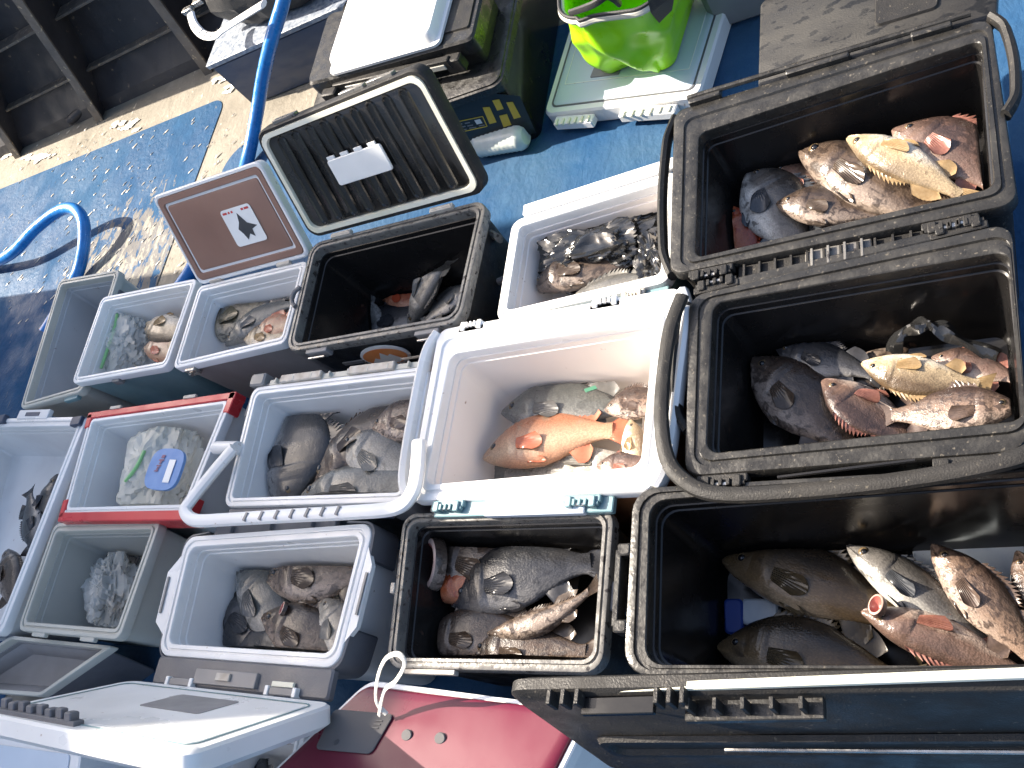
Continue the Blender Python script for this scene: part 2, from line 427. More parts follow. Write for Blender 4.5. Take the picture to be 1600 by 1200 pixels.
def hinge(key, e, u, name='hinge', m='black_plastic', size=.05, z=-.012, off=.004):
    t = BOX[key]['t']; p, d, n = edge(key, e, u, off, z)
    mb = MB()
    mb.box(p+n*.004, (size, .008, .012), d, n)
    for s in (-.62, .62):
        mb.box(p+d*size*s+n*.012+Vector((0, 0, .006)), (size*.16, .012, .012), d, n)
    mb.tube([p+d*(-size*.9)+n*.015+Vector((0, 0, .008)), p+d*(size*.9)+n*.015+Vector((0, 0, .008))], .0055, 8)
    for s in (-.3, 0, .3):
        mb.box(p+d*size*s+n*.014+Vector((0, 0, .012)), (size*.07, .007, .008), d, n)
    o = mb.build(name, m, t)
    pin = MB().tube([p+d*(-size*.28)+n*.017+Vector((0, 0, .012)), p+d*(size*.22)+n*.017+Vector((0, 0, .012))], .004, 8).build('hinge_pin', 'steel', o)
    return o
def latch_bar(key, e, u0, u1, m='black_plastic', out=.03, drop=.02, name='latch', ribs=0, m2=None):
    t = BOX[key]['t']
    p, d, n = edge(key, e, (u0+u1)/2, out/2, -drop); p0 = edge(key, e, u0)[0]; p1 = edge(key, e, u1)[0]
    hl = (p1-p0).length/2
    o = MB().box(p, (hl, out/2, .009), d, n).build(name, m, t)
    if ribs:
        for i in range(ribs):
            c = p+d*(-hl+2*hl*(i+.5)/ribs)+Vector((0, 0, .013))
            r = MB().box(c, (.0025, out*.42, .007), d, n).build('rib', m2 or m, o)
    return o

def text(s, name, size, plate, x, y, m, parent, h=.0008, rot=0.):
    cu = bpy.data.curves.new(name, 'FONT'); cu.body = s; cu.size = size; cu.align_x = 'CENTER'; cu.align_y = 'CENTER'
    tmp = bpy.data.objects.new(name, cu); COL.objects.link(tmp)
    dg = bpy.context.evaluated_depsgraph_get()
    me = bpy.data.meshes.new_from_object(tmp.evaluated_get(dg)); bpy.data.objects.remove(tmp)
    off = origin(parent)
    for v in me.vertices:
        a, b = v.co.x, v.co.y
        v.co = plate.at(x+a*cos(rot)-b*sin(rot), y+a*sin(rot)+b*cos(rot), h)-off
    me.materials.clear(); me.materials.append(MATS[m])
    o = bpy.data.objects.new(name, me); COL.objects.link(o); o.parent = parent
    return o

# ------------------------------------------------------------------ the deck
DECK = bpy.data.materials.new('deck_grey'); DECK.use_nodes = True
def deck_mat(m, base, base2, chip, thr, wearmask=None, wetlo=.5, bumpamt=.35):
    nt = m.node_tree; N, L = nt.nodes, nt.links; b = N['Principled BSDF']; b.inputs['Specular IOR Level'].default_value = .14
    tc = N.new('ShaderNodeTexCoord')
    def nz(scale, det=5, st=(1, 1, 1), dist=0., rough=.55):
        mp = N.new('ShaderNodeMapping'); mp.inputs['Scale'].default_value = st; mp.inputs['Rotation'].default_value = (0, 0, .6)
        L.new(tc.outputs['Object'], mp.inputs[0])
        n = N.new('ShaderNodeTexNoise'); n.inputs['Scale'].default_value = scale; n.inputs['Detail'].default_value = det; n.inputs['Distortion'].default_value = dist; n.inputs['Roughness'].default_value = rough
        L.new(mp.outputs[0], n.inputs['Vector']); return n.outputs[0]
    def mr(x, a, c, d=0., e=1.):
        r = N.new('ShaderNodeMapRange'); L.new(x, r.inputs[0])
        for i, q in zip((1, 2, 3, 4), (a, c, d, e)): r.inputs[i].default_value = q
        return r.outputs[0]
    def mix(f, a, c):
        x = N.new('ShaderNodeMix'); x.data_type = 'RGBA'; L.new(f, x.inputs[0])
        for i, q in ((6, a), (7, c)):
            if isinstance(q, tuple): x.inputs[i].default_value = (*q, 1)
            else: L.new(q, x.inputs[i])
        return x.outputs[2]
    def math(op, a, c):
        x = N.new('ShaderNodeMath'); x.operation = op
        for i, q in enumerate((a, c)):
            if isinstance(q, (int, float)): x.inputs[i].default_value = q
            else: L.new(q, x.inputs[i])
        return x.outputs[0]
    c = mix(mr(nz(2.2), .35, .65), base, base2)
    c = mix(mr(nz(11, 6), .5, .8, 0, .5), c, tuple(x*1.35 for x in base2))
    big = mr(nz(1.15, 3, (1, 1, 1), .4), .42, .62)                                   # large areas where the paint is worn
    fleck = nz(13, 7, (1.7, .75, 1), .5, .62)
    flk = mr(fleck, thr, thr+.02)
    if wearmask:
        # worn area round the left group of coolers: a blob with its own outline
        vm = N.new('ShaderNodeVectorMath'); vm.operation = 'DISTANCE'; L.new(tc.outputs['Object'], vm.inputs[0]); vm.inputs[1].default_value = (wearmask[0], wearmask[1], 0)
        dst = mr(vm.outputs['Value'], wearmask[2]*.35, wearmask[2], .26, 0.)
        f2 = math('ADD', fleck, dst)
        c = mix(mr(f2, .67, .69), c, (.15, .145, .14))
        flk = math('MAXIMUM', flk, mr(f2, .79, .82))
    c = mix(flk, c, chip)
    L.new(c, b.inputs['Base Color'])
    L.new(mr(nz(4, 5, (1, 1, 1), .3), .42, .6, wetlo, .85), b.inputs['Roughness'])
    bp = N.new('ShaderNodeBump'); bp.inputs['Strength'].default_value = bumpamt; bp.inputs['Distance'].default_value = .01
    L.new(math('ADD', nz(45, 4), math('MULTIPLY', fleck, 1.6)), bp.inputs['Height']); L.new(bp.outputs[0], b.inputs['Normal'])
deck_mat(DECK, (.20, .18, .145), (.27, .245, .20), (.62, .55, .44), .655)
BLUE = bpy.data.materials.new('deck_blue'); BLUE.use_nodes = True
deck_mat(BLUE, (.010, .055, .135), (.016, .07, .15), (.28, .265, .22), .70, wearmask=(P(190, 420, 0).x, P(190, 420, 0).y, .62))
BLUE2 = bpy.data.materials.new('deck_blue_right'); BLUE2.use_nodes = True
deck_mat(BLUE2, (.012, .062, .155), (.035, .085, .155), (.26, .26, .24), .72)
MATS['DECK'] = DECK; MATS['BLUE'] = BLUE; MATS['BLUE2'] = BLUE2
BY = 3.33                                                     # foot of the bulwark
m = MB().add([(-14, -6, 0), (6, -6, 0), (6, BY+.3, 0), (-14, BY+.3, 0)], [(0, 1, 2, 3)])
m.build('deck', 'DECK', None, 0, kind='structure')
def blue_patch(q, r, mtl):
    rr = rring([Vector(a) for a in q], 0, r, 8)
    flat(MB(), at_z(rr, .004)).build('deck_paint', mtl, None, 0, kind='structure')
xr0 = P(348, 158, 0); xr1 = P(230, 430, 0)
yfar = P(200, 212, 0).y
blue_patch([(-13, P(0, 292, 0).y), (xr0.x+.02, P(340, 157, 0).y), (P(232, 425, 0).x, -5.4), (-13, -5.4)], .09, 'BLUE')
blue_patch([(P(362, 226, 0).x, P(385, 222, 0).y), (5.5, P(385, 222, 0).y), (5.5, -5.5), (P(287, 425, 0).x+.1, -5.5)], .16, 'BLUE2')

# worn flakes of paint standing proud of the deck (many, nobody could count them)
mb = MB()
for i in range(330):
    px = random.uniform(0, 400); py = random.uniform(180, 520)
    if random.random() < .35: px = 150+random.gauss(0, 50); py = 330+random.gauss(0, 80)
    p = P(px, max(150, py), 0)
    if p.y > BY-.02: continue
    a0 = random.uniform(0, pi); n = random.randint(5, 8); s = random.uniform(.003, .012)
    pts = []
    for k in range(n):
        a = 2*pi*k/n; rr = s*random.uniform(.5, 1.3)
        x = cos(a)*rr*2.0; y = sin(a)*rr*.6
        pts.append(Vector((p.x+x*cos(.75)-y*sin(.75), p.y+x*sin(.75)+y*cos(.75), .0065)))
    cpt = Vector((p.x, p.y, .0095)); k0 = len(mb.v)
    mb.v += pts+[cpt]
    for k in range(n): mb.f.append((k0+k, k0+(k+1) % n, k0+n)); mb.m.append(0)
for (fx, fy) in ((183, 190), (205, 186), (350, 118), (372, 130), (55, 240), (70, 236), (100, 330), (18, 226)):
    for i in range(9):
        p = P(fx+random.gauss(0, 9), fy+abs(random.gauss(0, 5))+3, 0)
        if p.y > BY-.01: p.y = BY-.015
        n = 7; s = random.uniform(.008, .03); k0 = len(mb.v); a1 = random.uniform(0, 6)
        mb.v += [Vector((p.x+cos(2*pi*k/n+a1)*s*random.uniform(.5, 1.3)*1.6, p.y+sin(2*pi*k/n+a1)*s*random.uniform(.4, 1.), .0062)) for k in range(n)]+[Vector((p.x, p.y, .012))]
        for k in range(n): mb.f.append((k0+k, k0+(k+1) % n, k0+n)); mb.m.append(0)
mat('paint_flake', (.60, .56, .47), .3, col2=(.38, .35, .3), nscale=3)
mb.build('paint_flakes', 'paint_flake', None, 0, label='pale flakes of worn paint scattered over the blue deck', kind='stuff')

# ------------------------------------------------------------------ bulwark at the top left
bw = thing('bulwark', (-4.5, BY, 0), 'black painted steel bulwark with upright ribs along the far side of the deck', 'bulwark')
m = MB(); X0, X1 = -13, 4.5
sec = [(BY, 0), (BY+.015, .06), (BY+.11, .20), (BY+.17, .34), (BY+.19, .40), (BY+.26, 1.05), (BY+.34, 1.05), (BY+.34, 0)]
m.loft([[Vector((x, y, z)) for y, z in sec] for x in (X0, X1)], True, True)
m.build('plating', 'bulwark_paint', bw, 20)
for (z, yy, dd) in ((.52, BY+.18, .11), (.22, BY+.10, .03)):
    m = MB().box(Vector(((X0+X1)/2, yy, z)), ((X1-X0)/2, dd/2+.012, .008))
    m.build('stringer', 'rib_paint', bw)
for (bx, by, tx, ty) in ((38, 236, -130, 20), (178, 188, 22, -14), (345, 112, 247, -6), (560, 60, 500, -60), (800, -10, 740, -120)):
    a = PY(bx, by, BY-.01); a.z = 0
    b = PY(tx, ty, BY-.0); 
    dx = b.x-a.x; k = 1.02/max(.3, b.z); tp = Vector((a.x+dx*k, BY-.02, 1.02))
    m = MB()
    w = .030
    front = []
    for s in range(9):
        t = s/8; p = a.lerp(tp, t); y = BY-.05+.04*t-(.03*(1-t)**2)
        front.append((p.x, y, p.z))
    # web
    m.loft([[Vector((x-.005, y+.01, z)), Vector((x+.005, y+.01, z)), Vector((x+.005, BY+.28, z)), Vector((x-.005, BY+.28, z))] for x, y, z in front], True, True)
    m.build('rib_web', 'bulwark_paint', bw)
    m = MB()
    m.loft([[Vector((x-w, y, z)), Vector((x+w, y, z)), Vector((x+w, y+.012, z)), Vector((x-w, y+.012, z))] for x, y, z in front], True, True)
    m.build('rib_flange', 'rib_paint', bw, 0)
# dark openings and drain
for (x0, y0, x1, y1) in ((-10, 135, 60, 190),):
    a, b = PY(0, 180, BY+.14), PY(58, 158, BY+.14)
    MB().box(Vector(((a.x+b.x)/2, BY+.155, (a.z+b.z)/2)), (.16, .01, .07)).build('panel', 'sticker_dark', bw)
a = PY(112, 182, BY+.03)
MB().tube([Vector((a.x, BY-.005, a.z)), Vector((a.x+.12, BY+.04, a.z+.01))], .028, 12).build('drain_pipe', 'bulwark_paint', bw)
MB().tube([Vector((a.x-.002, BY-.012, a.z)), Vector((a.x+.004, BY-.006, a.z))], .016, 12).build('drain_cap', 'steel', bw)

# unseen wall added out of frame, sized so its shade covers the left coolers
shade_root = thing('shade_wall', (-6.2, -1.5, 0), 'unseen white wall added at the left to shade the left coolers', 'shade_wall')
CX = -6.0; YC = P(20, 470, 0).y + .17
MB().box(Vector((CX-1, (YC-5.6)/2, 2.08)), (1.0, (YC+5.6)/2, 2.08), bev=.01).build('wall', 'shade_wall_paint', shade_root)
MB().box(Vector((CX-1, (YC-5.6)/2, 4.19)), (1.05, (YC+5.6)/2+.05, .04), bev=.1).build('wall_top', 'shade_wall_paint', shade_root)

# ------------------------------------------------------------------ coolers
BL3 = ('black_plastic', 'black_rim', 'black_liner')
cooler('A', 'cooler', 'black cooler at top right, its lid folded open behind, rockfish heads showing', [(1052, 172), (1548, 25), (1592, 318), (1045, 430)], .44,
       opening=[(1092, 208), (1533, 62), (1553, 292), (1086, 402)], depth=.25, mats=BL3, r=.03, ro=.02)
cooler('B', 'cooler', 'black cooler with bail handle swung down, in the middle of the right column', [(1075, 462), (1580, 345), (1608, 705), (1068, 745)], .44,
       opening=[(1114, 474), (1576, 392), (1603, 655), (1104, 708)], depth=.27, mats=BL3, r=.035, ro=.025)
cooler('C', 'cooler', 'largest black cooler at bottom right, deep and wide, with a gold scaled fish inside', [(988, 762), (1680, 722), (1690, 1055), (972, 1055)], .435,
       opening=[(1016, 783), (1660, 732), (1670, 1040), (1009, 1038)], depth=.375, mats=BL3, r=.05, ro=.035)
cooler('D', 'cooler', 'white cooler with the orange fish inside, brightest in the middle of the rows', [(684, 514), (1066, 446), (1022, 768), (636, 784)], .43,
       opening=[(704, 553), (1022, 500), (1000, 728), (664, 757)], depth=.28, mats=('orange_plastic', 'white_plastic', 'cream_liner'), r=.03, ro=.025)
cooler('E', 'cooler', 'white cooler holding two grey fish and a crumpled black bag', [(800, 345), (1058, 264), (1048, 440), (774, 503)], .38,
       w=.028, depth=.17, mats=('teal_plastic', 'white_plastic', 'cream_liner'), r=.03)
cooler('F', 'cooler', 'black cooler with ribbed lid propped open and an orange oval badge on its front', [(486, 380), (762, 310), (719, 504), (445, 551)], .43,
       w=.026, depth=.35, mats=('black_plastic', 'grey_rim', 'black_liner'), r=.045)
cooler('G', 'cooler', 'small taupe cooler with white rim and brown lid standing open', [(310, 447), (481, 406), (446, 536), (269, 577)], .38,
       w=.026, depth=.16, mats=('taupe_plastic', 'white_plastic', 'white_liner'), r=.025)
cooler('H', 'cooler', 'small blue grey cooler with white rim holding a green zipped bag', [(159, 464), (309, 434), (260, 574), (111, 600)], .36,
       w=.026, depth=.2, mats=('teal_plastic', 'white_plastic', 'white_liner'), r=.028)
cooler('I', 'cooler', 'narrow grey cooler, leftmost of the far row, partly behind a smaller one', [(93, 437), (188, 420), (128, 612), (30, 640)], .32,
       w=.028, depth=.28, mats=('beige_plastic', 'beige_plastic', 'grey_liner'), r=.03)
cooler('J', 'cooler', 'long white cooler at the left edge of the picture with dark corner clips', [(-70, 655), (137, 650), (2, 992), (-170, 985)], .31,
       w=.04, depth=.25, mats=('white_plastic', 'white_plastic', 'white_liner'), r=.03)
cooler('K', 'cooler', 'white cooler with red corners and a bag with blue label inside', [(140, 648), (366, 616), (290, 803), (95, 806)], .36,
       w=.03, depth=.26, mats=('white_plastic', 'white_plastic', 'white_liner'), r=.02)
cooler('L', 'cooler', 'white cooler with a white bail handle lying in front and a round black fish', [(395, 605), (672, 571), (635, 785), (348, 792)], .42,
       w=.026, depth=.19, mats=('dark_grey_plastic', 'white_plastic', 'white_liner'), r=.03)
cooler('M', 'cooler', 'beige grey cooler below the red cornered one with thin clear bags', [(85, 817), (252, 812), (186, 1000), (26, 985)], .33,
       w=.03, depth=.24, mats=('beige_plastic', 'beige_plastic', 'beige_liner'), r=.03)
cooler('N', 'cooler', 'white cooler with dark grey shell and its white lid raised towards the viewer', [(290, 838), (585, 816), (527, 1045), (245, 1024)], .42,
       w=.032, depth=.27, mats=('white_plastic', 'white_plastic', 'white_liner'), r=.04)
cooler('O', 'cooler', 'black cooler with grey rim beside the crimson lid, gaping fish inside', [(630, 802), (960, 790), (941, 1052), (602, 1044)], .40,
       w=.024, depth=.24, mats=('black_plastic', 'grey_rim', 'black_liner'), r=.04)
cooler('R', 'cooler', 'dark grey cooler with tan rim cut by the lower left picture edge', [(18, 993), (176, 1009), (62, 1088), (-110, 1075)], .27,
       w=.012, depth=.1, mats=('dark_grey_plastic', 'beige_plastic', 'mid_grey_plastic'), r=.02, groove=False)

# ---- cooler A: hinges, latch strip, handle rails, folded lid
A = BOX['A']['t']
for u in (.14, .83): hinge('A', 2, u)
latch_bar('A', 2, .22, .80, ribs=12, out=.045, drop=.03, name='handle')
latch_bar('A', 2, .43, .62, out=.05, drop=.022, m='grey_rim', name='latch', ribs=4)
def side_rail(key, e, u0, u1, out=.03, hh=.03, z=-.02, m='black_plastic'):
    t = BOX[key]['t']; pts = []
    for i in range(9):
        u = u0+(u1-u0)*i/8; k = sin(pi*i/8)**.4
        p, d, n = edge(key, e, u, out*k, z); pts.append(p)
    return MB().tube(smoothpath(pts, 3), .011, 8, flat=1.6).build('handle', m, t)
side_rail('A', 3, .02, .98); side_rail('B', 3, .03, .75); side_rail('A', 1, .0, .55, .028, z=-.005)
a = [P(1188, 0, .43), P(1562, -110, .43), P(1556, 30, .43), P(1184, 143, .43)]
pl = Plate(a)
lid = MB().loft([pl.ring(.004, .02, -.035), pl.ring(0, .02, -.03), pl.ring(0, .02, -.004), pl.ring(.006, .02, 0)], True, True).build('lid', 'black_lid_wet', A)
MB().loft([pl.sub(pl.lx*.52, pl.ly*.30, pl.lx*.78, pl.ly*.95, 0, .012, .0), pl.sub(pl.lx*.52, pl.ly*.30, pl.lx*.78, pl.ly*.95, .003, .012, .006), pl.sub(pl.lx*.52, pl.ly*.30, pl.lx*.78, pl.ly*.95, .006, .012, .006)], False, True).build('raised_panel', 'black_plastic', lid)
for u in (.12, .5, .84):
    p, d, n = edge('A', 0, u, .006, .004)
    MB().box(p, (.07 if u == .5 else .04, .012, .010), d, n).build('hinge', 'black_rim', A)
p0, d, n = edge('A', 0, .06, .012, .012); p1 = edge('A', 0, .95, .012, .012)[0]
MB().tube([p0, p1], .007, 8).build('hinge_rod', 'black_rim', A)

# ---- cooler B: hinges and bail handle
Bt = BOX['B']['t']
for u in (.13, .84): hinge('B', 2, u); 
for u in (.1, .86): hinge('B', 0, u)
latch_bar('B', 0, .12, .9, out=.02, drop=.012, name='hinge_strip', m='black_rim')
hp = [P(1066, 462, .46), P(1046, 520, .46), P(1034, 620, .46), P(1038, 700, .46), P(1062, 745, .455), P(1120, 772, .455), P(1250, 768, .455), P(1400, 752, .455), P(1540, 728, .455), P(1620, 700, .455), P(1650, 640, .455), P(1655, 520, .455), P(1625, 420, .455)]
MB().tube(smoothpath(hp, 6), .0165, 10, flat=.7).build('bail_handle', 'black_plastic', Bt)
gp = [P(1215, 746, .474), P(1430, 719, .474)]
MB().tube(gp, .0035, 6).build('handle_groove', 'black_liner', Bt)
# ---- cooler C: side bracket, latch strip, raised lid
Ct = BOX['C']['t']
p, d, n = edge('C', 3, .55, .012, -.02)
m = MB().box(p+d*.075, (.012, .014, .02), d, n).box(p-d*.075, (.012, .014, .02), d, n).box(p+n*.012, (.075, .006, .018), d, n)
m.build('side_handle', 'black_rim', Ct)
tl, tr = P(786, 1086, .80), P(1700, 1072, .79)
bl = P(1022, 1215, .40); bl.x = tl.x; br = PP(1760, 1210, tl, tr, bl); br.x = tr.x
pl = Plate([tl, tr, br, bl])                # outer face of the raised lid, facing the viewer
lid = MB().loft([pl.ring(.010, .03, -.030), pl.ring(.0, .03, -.024), pl.ring(0, .03, -.008), pl.ring(.01, .03, 0)], True, True).build('lid', 'black_plastic', Ct)
x0 = pl.lx*.33
MB().loft([pl.sub(.06, pl.ly*.30, pl.lx-.06, pl.ly*.52, 0, .02, .0015), pl.sub(.06, pl.ly*.30, pl.lx-.06, pl.ly*.52, .004, .02, .010), pl.sub(.06, pl.ly*.30, pl.lx-.06, pl.ly*.52, .014, .02, .010), pl.sub(.06, pl.ly*.30, pl.lx-.06, pl.ly*.52, .020, .015, .002)], False, True).build('lid_recess', 'black_plastic', lid)
MB().tube([pl.at(pl.lx*.36, pl.ly*.44, .013), pl.at(pl.lx*.95, pl.ly*.40, .013)], .003, 6).build('trim_strip', 'steel', lid)
MB().box(pl.at(pl.lx*.56, pl.ly+.002, -.010), (pl.lx*.43, .004, .006), pl.u, pl.v).build('lid_seal', 'cream_gasket', lid)
for (u0, u1) in ((.11, .17), (.33, .38)):
    for k in range(3):
        MB().box(pl.at(pl.lx*(u0+(u1-u0)*k/2), pl.ly-.005, .006), (.0035, .014, .011), pl.u, pl.v).build('hinge_knuckle', 'black_plastic', lid)
MB().box(pl.at(pl.lx*.245, pl.ly-.012, .014), (pl.lx*.075, .005, .012), pl.u, pl.v).build('latch_rod', 'black_liner', lid)
lt = MB().box(pl.at(pl.lx*.49, pl.ly-.035, .012), (pl.lx*.125, .006, .016), pl.u, pl.v).build('latch', 'black_rim', lid)
for k in range(5): MB().box(pl.at(pl.lx*(.385+.05*k), pl.ly-.018, .014), (.003, .016, .008), pl.u, pl.v).build('latch_rib', 'black_plastic', lt)
# ---- cooler D
Dt = BOX['D']['t']
latch_bar('D', 2, .12, .85, m='teal_plastic', out=.035, drop=.022, name='latch')
latch_bar('D', 2, .35, .75, m='pale_panel', out=.038, drop=.016, name='latch_plate')
for u in (.19, .74): hinge('D', 2, u, m='teal_plastic', size=.045)
for u in (.16, .72): hinge('D', 0, u, m='white_plastic', size=.04, off=-.02)
MB().tube(smoothpath([edge('D', 3, u, o, -.01)[0] for u, o in ((.02, .0), (.15, .028), (.5, .034), (.85, .028), (.98, .0))], 5), .015, 8, flat=1.5).build('handle', 'white_plastic', Dt)
MB().tube(smoothpath([edge('D', 1, u, o, -.01)[0] for u, o in ((.02, .0), (.15, .018), (.5, .02), (.85, .018), (.98, .0))], 5), .013, 8, flat=1.5).build('handle', 'white_plastic', Dt)
# ---- cooler E
Et = BOX['E']['t']
latch_bar('E', 2, .1, .98, m='teal_plastic', out=.03, drop=.02, name='latch')
for u in (.16, .8): hinge('E', 2, u, m='dull_bracket', size=.03)
latch_bar('E', 0, .08, 1.0, m='white_plastic', out=.035, drop=.0, name='hinge_strip')
p, d, n = edge('E', 2, .52, .03, -.01); MB().box(p, (.022, .006, .008), d, n).build('catch', 'dull_bracket', Et)
# ---- cooler F and its lid
Ft = BOX['F']['t']
def lidplate(hl, hr, hz, tlp, trp, zl, zr): return Plate([P(*tlp, zl), P(*trp, zr), P(*hr, hz), P(*hl, hz)])
pl = lidplate((487, 373), (762, 300), .435, (396, 209), (656, 102), .745, .785)
lid = MB().loft([pl.ring(.012, .03, -.05), pl.ring(.0, .04, -.04), pl.ring(0, .04, -.004), pl.ring(.004, .04, .002), pl.ring(.012, .035, .002), pl.ring(.014, .035, -.006)], True, True).build('lid', 'black_plastic', Ft)
MB().loft([pl.ring(.013, .035, -.004), pl.ring(.014, .035, .006), pl.ring(.028, .03, .006), pl.ring(.030, .03, -.004)]).build('gasket', 'cream_gasket', lid)
MB().loft([pl.ring(.031, .03, -.002), pl.ring(.034, .03, .000)], False, True).build('inner_panel', 'black_lid_inner', lid)
n = 9
for i in range(n):
    xc = pl.lx*(.135+.73*i/(n-1)); hw = .0175
    a = [(xc-hw, pl.ly*.09), (xc+hw, pl.ly*.91)]
    MB().loft([pl.sub(a[0][0], a[0][1], a[1][0], a[1][1], 0, .017, .0002, 6), pl.sub(a[0][0], a[0][1], a[1][0], a[1][1], .003, .014, .0055, 6), pl.sub(a[0][0], a[0][1], a[1][0], a[1][1], .006, .011, .0055, 6), pl.sub(a[0][0], a[0][1], a[1][0], a[1][1], .009, .008, .001, 6)], False, True).build('rib', 'black_lid_inner', lid)
pt = MB().loft([pl.sub(pl.lx*.33, pl.ly*.38, pl.lx*.64, pl.ly*.60, 0, .008, .006), pl.sub(pl.lx*.33, pl.ly*.38, pl.lx*.64, pl.ly*.60, 0, .008, .011), pl.sub(pl.lx*.33, pl.ly*.38, pl.lx*.64, pl.ly*.60, .002, .008, .013)], False, True).build('white_plate', 'sticker_white', lid)
for k in range(4): MB().box(pl.at(pl.lx*(.36+.08*k), pl.ly*.615, .009), (.014, .005, .003), pl.u, pl.v).build('plate_tab', 'sticker_white', pt)
for u in (.2, .62, .78): MB().box(pl.at(pl.lx*u, pl.ly+.004, -.018), (.045, .006, .012), pl.u, pl.v).build('lid_catch', 'grey_rim', lid)
for u in (.2, .77):
    p, d, nn = edge('F', 0, u, .0, .004); MB().box(p, (.04, .008, .008), d, nn).tube([p-d*.035+Vector((0, 0, .006)), p+d*.035+Vector((0, 0, .006))], .005, 8).build('hinge', 'dull_bracket', Ft)
for u in (.19, .82):
    p, d, nn = edge('F', 2, u, .004, -.022)
    h_ = MB().box(p, (.04, .008, .016), d, nn).build('latch', 'mid_grey_plastic', Ft)
    MB().tube([p-d*.028+nn*.012+Vector((0, 0, -.01)), p-d*.03+nn*.02+Vector((0, 0, .006)), p+d*.03+nn*.02+Vector((0, 0, .006)), p+d*.028+nn*.012+Vector((0, 0, -.01))], .003, 6).build('wire_loop', 'steel', h_)
# badge on the front face
q2, d, nn = edge('F', 2, .47, -.006, -.105); up = (Vector((0, 0, 1))+nn*-.06).normalized()
def disc(c, u, v, a, b, h, n=28): return [c+u*cos(2*pi*k/n)*a+v*sin(2*pi*k/n)*b+nn*h for k in range(n)]
bd = MB().loft([disc(q2, d, up, .085, .05, 0), disc(q2, d, up, .085, .05, .004), disc(q2, d, up, .080, .045, .005)], False, True).build('badge', 'sticker_white', Ft)
flat(MB(), disc(q2, d, up, .076, .041, .0062)).build('badge_field', 'sticker_orange', bd)
flat(MB(), [q2+d*x+up*y+nn*.0074 for x, y in ((-.06, -.022), (-.035, .0), (-.022, -.008), (-.002, .024), (.014, .004), (.026, .012), (.055, -.02), (.03, -.034), (-.03, -.034))]).build('badge_mountain', 'sticker_white', bd)
MB().box(edge('F', 2, .27, -.003, -.115)[0], (.04, .002, .008), d, nn).build('plate_or_reflection', 'mid_grey_plastic', Ft)
MB().tube([edge('F', 2, .58, .02, -.10)[0], edge('F', 2, .80, .02, -.10)[0]], .004, 6).build('carry_rod', 'dull_bracket', Ft)
MB().tube(smoothpath([edge('F', 3, u, o, .002)[0] for u, o in ((.42, .0), (.46, .02), (.54, .02), (.6, .0))], 5), .007, 8).build('side_catch', 'dark_grey_plastic', Ft)
# right side handle: big curved strap seen over the gap
sh = smoothpath([P(779, 372, .36), P(762, 366, .36), P(748, 382, .36), P(744, 408, .35), P(756, 440, .30)], 6)
MB().tube(sh, .011, 8, flat=2.0).build('strap_handle', 'grey_rim', Ft)
sh = smoothpath([P(766, 415, .30), P(772, 440, .29), P(790, 436, .29)], 6)
MB().tube(sh, .009, 8, flat=1.5).build('strap_end', 'mid_grey_plastic', Ft)
# ---- cooler G and its lid
Gt = BOX['G']['t']
pl = lidplate((311, 446), (485, 400), .385, (236, 308), (404, 251), .645, .65)
lid = MB().loft([pl.ring(.012, .02, -.04), pl.ring(0, .025, -.03), pl.ring(0, .025, -.004), pl.ring(.004, .025, 0), pl.ring(.012, .02, 0), pl.ring(.014, .02, -.005)], True, True).build('lid', 'white_plastic', Gt)
MB().loft([pl.ring(.013, .02, -.004), pl.ring(.016, .018, .001), pl.ring(.035, .012, .001), pl.ring(.038, .01, -.008), pl.ring(.05, .01, -.008)]).build('lid_border', 'brown_lid_inner', lid)
ip = MB().loft([pl.ring(.045, .01, -.006), pl.ring(.047, .01, -.002), pl.ring(.05, .01, -.001)], False, True).build('inner_panel', 'brown_lid_inner', lid)
x0, y0, x1, y1 = pl.lx*.50, pl.ly*.27, pl.lx*.76, pl.ly*.66
st = MB().loft([pl.sub(x0, y0, x1, y1, 0, .012, .0002), pl.sub(x0, y0, x1, y1, 0, .012, .0016)], False, True).build('sticker', 'sticker_white', lid)
flat(MB(), pl.poly([(x0+(x1-x0)*a, y0+(y1-y0)*b) for a, b in ((.50, .85), (.66, .55), (.92, .42), (.72, .36), (.70, .16), (.58, .26), (.44, .12), (.38, .30), (.30, .44), (.42, .60))], .0024)).build('jet_silhouette', 'sticker_dark', st)
for (a, b) in ((.06, .20), (.24, .30), (.34, .40), (.68, .76), (.79, .93)): flat(MB(), pl.poly([(x0+(x1-x0)*a, y1-.016), (x0+(x1-x0)*b, y1-.016), (x0+(x1-x0)*b, y1-.009), (x0+(x1-x0)*a, y1-.009)], .0024)).build('red_print', 'sticker_red', st)
for u in (.18, .8):
    p, d, n_ = edge('G', 0, u, .004, .002); MB().box(p, (.03, .006, .008), d, n_).build('hinge', 'dull_bracket', Gt)
p, d, n_ = edge('G', 2, .14, .004, -.03); lt = MB().box(p, (.022, .008, .018), d, n_).build('latch', 'steel', Gt); MB().tube([p+n_*.01-d*.012, p+n_*.016], .006, 8).build('latch_knob', 'steel', lt)
# ---- cooler H
p, d, n_ = edge('H', 2, .45, .003, -.03); MB().box(p, (.02, .008, .014), d, n_).build('latch', 'mid_grey_plastic', BOX['H']['t'])
# ---- cooler I: side recess grip
p, d, n_ = edge('I', 1, .3, .0, -.05); MB().box(p, (.08, .006, .03), d, n_).build('grip', 'dark_grey_plastic', BOX['I']['t'])
p, d, n_ = edge('I', 2, .8, .006, -.02); MB().box(p, (.04, .008, .01), d, n_).build('catch', 'teal_plastic', BOX['I']['t'])
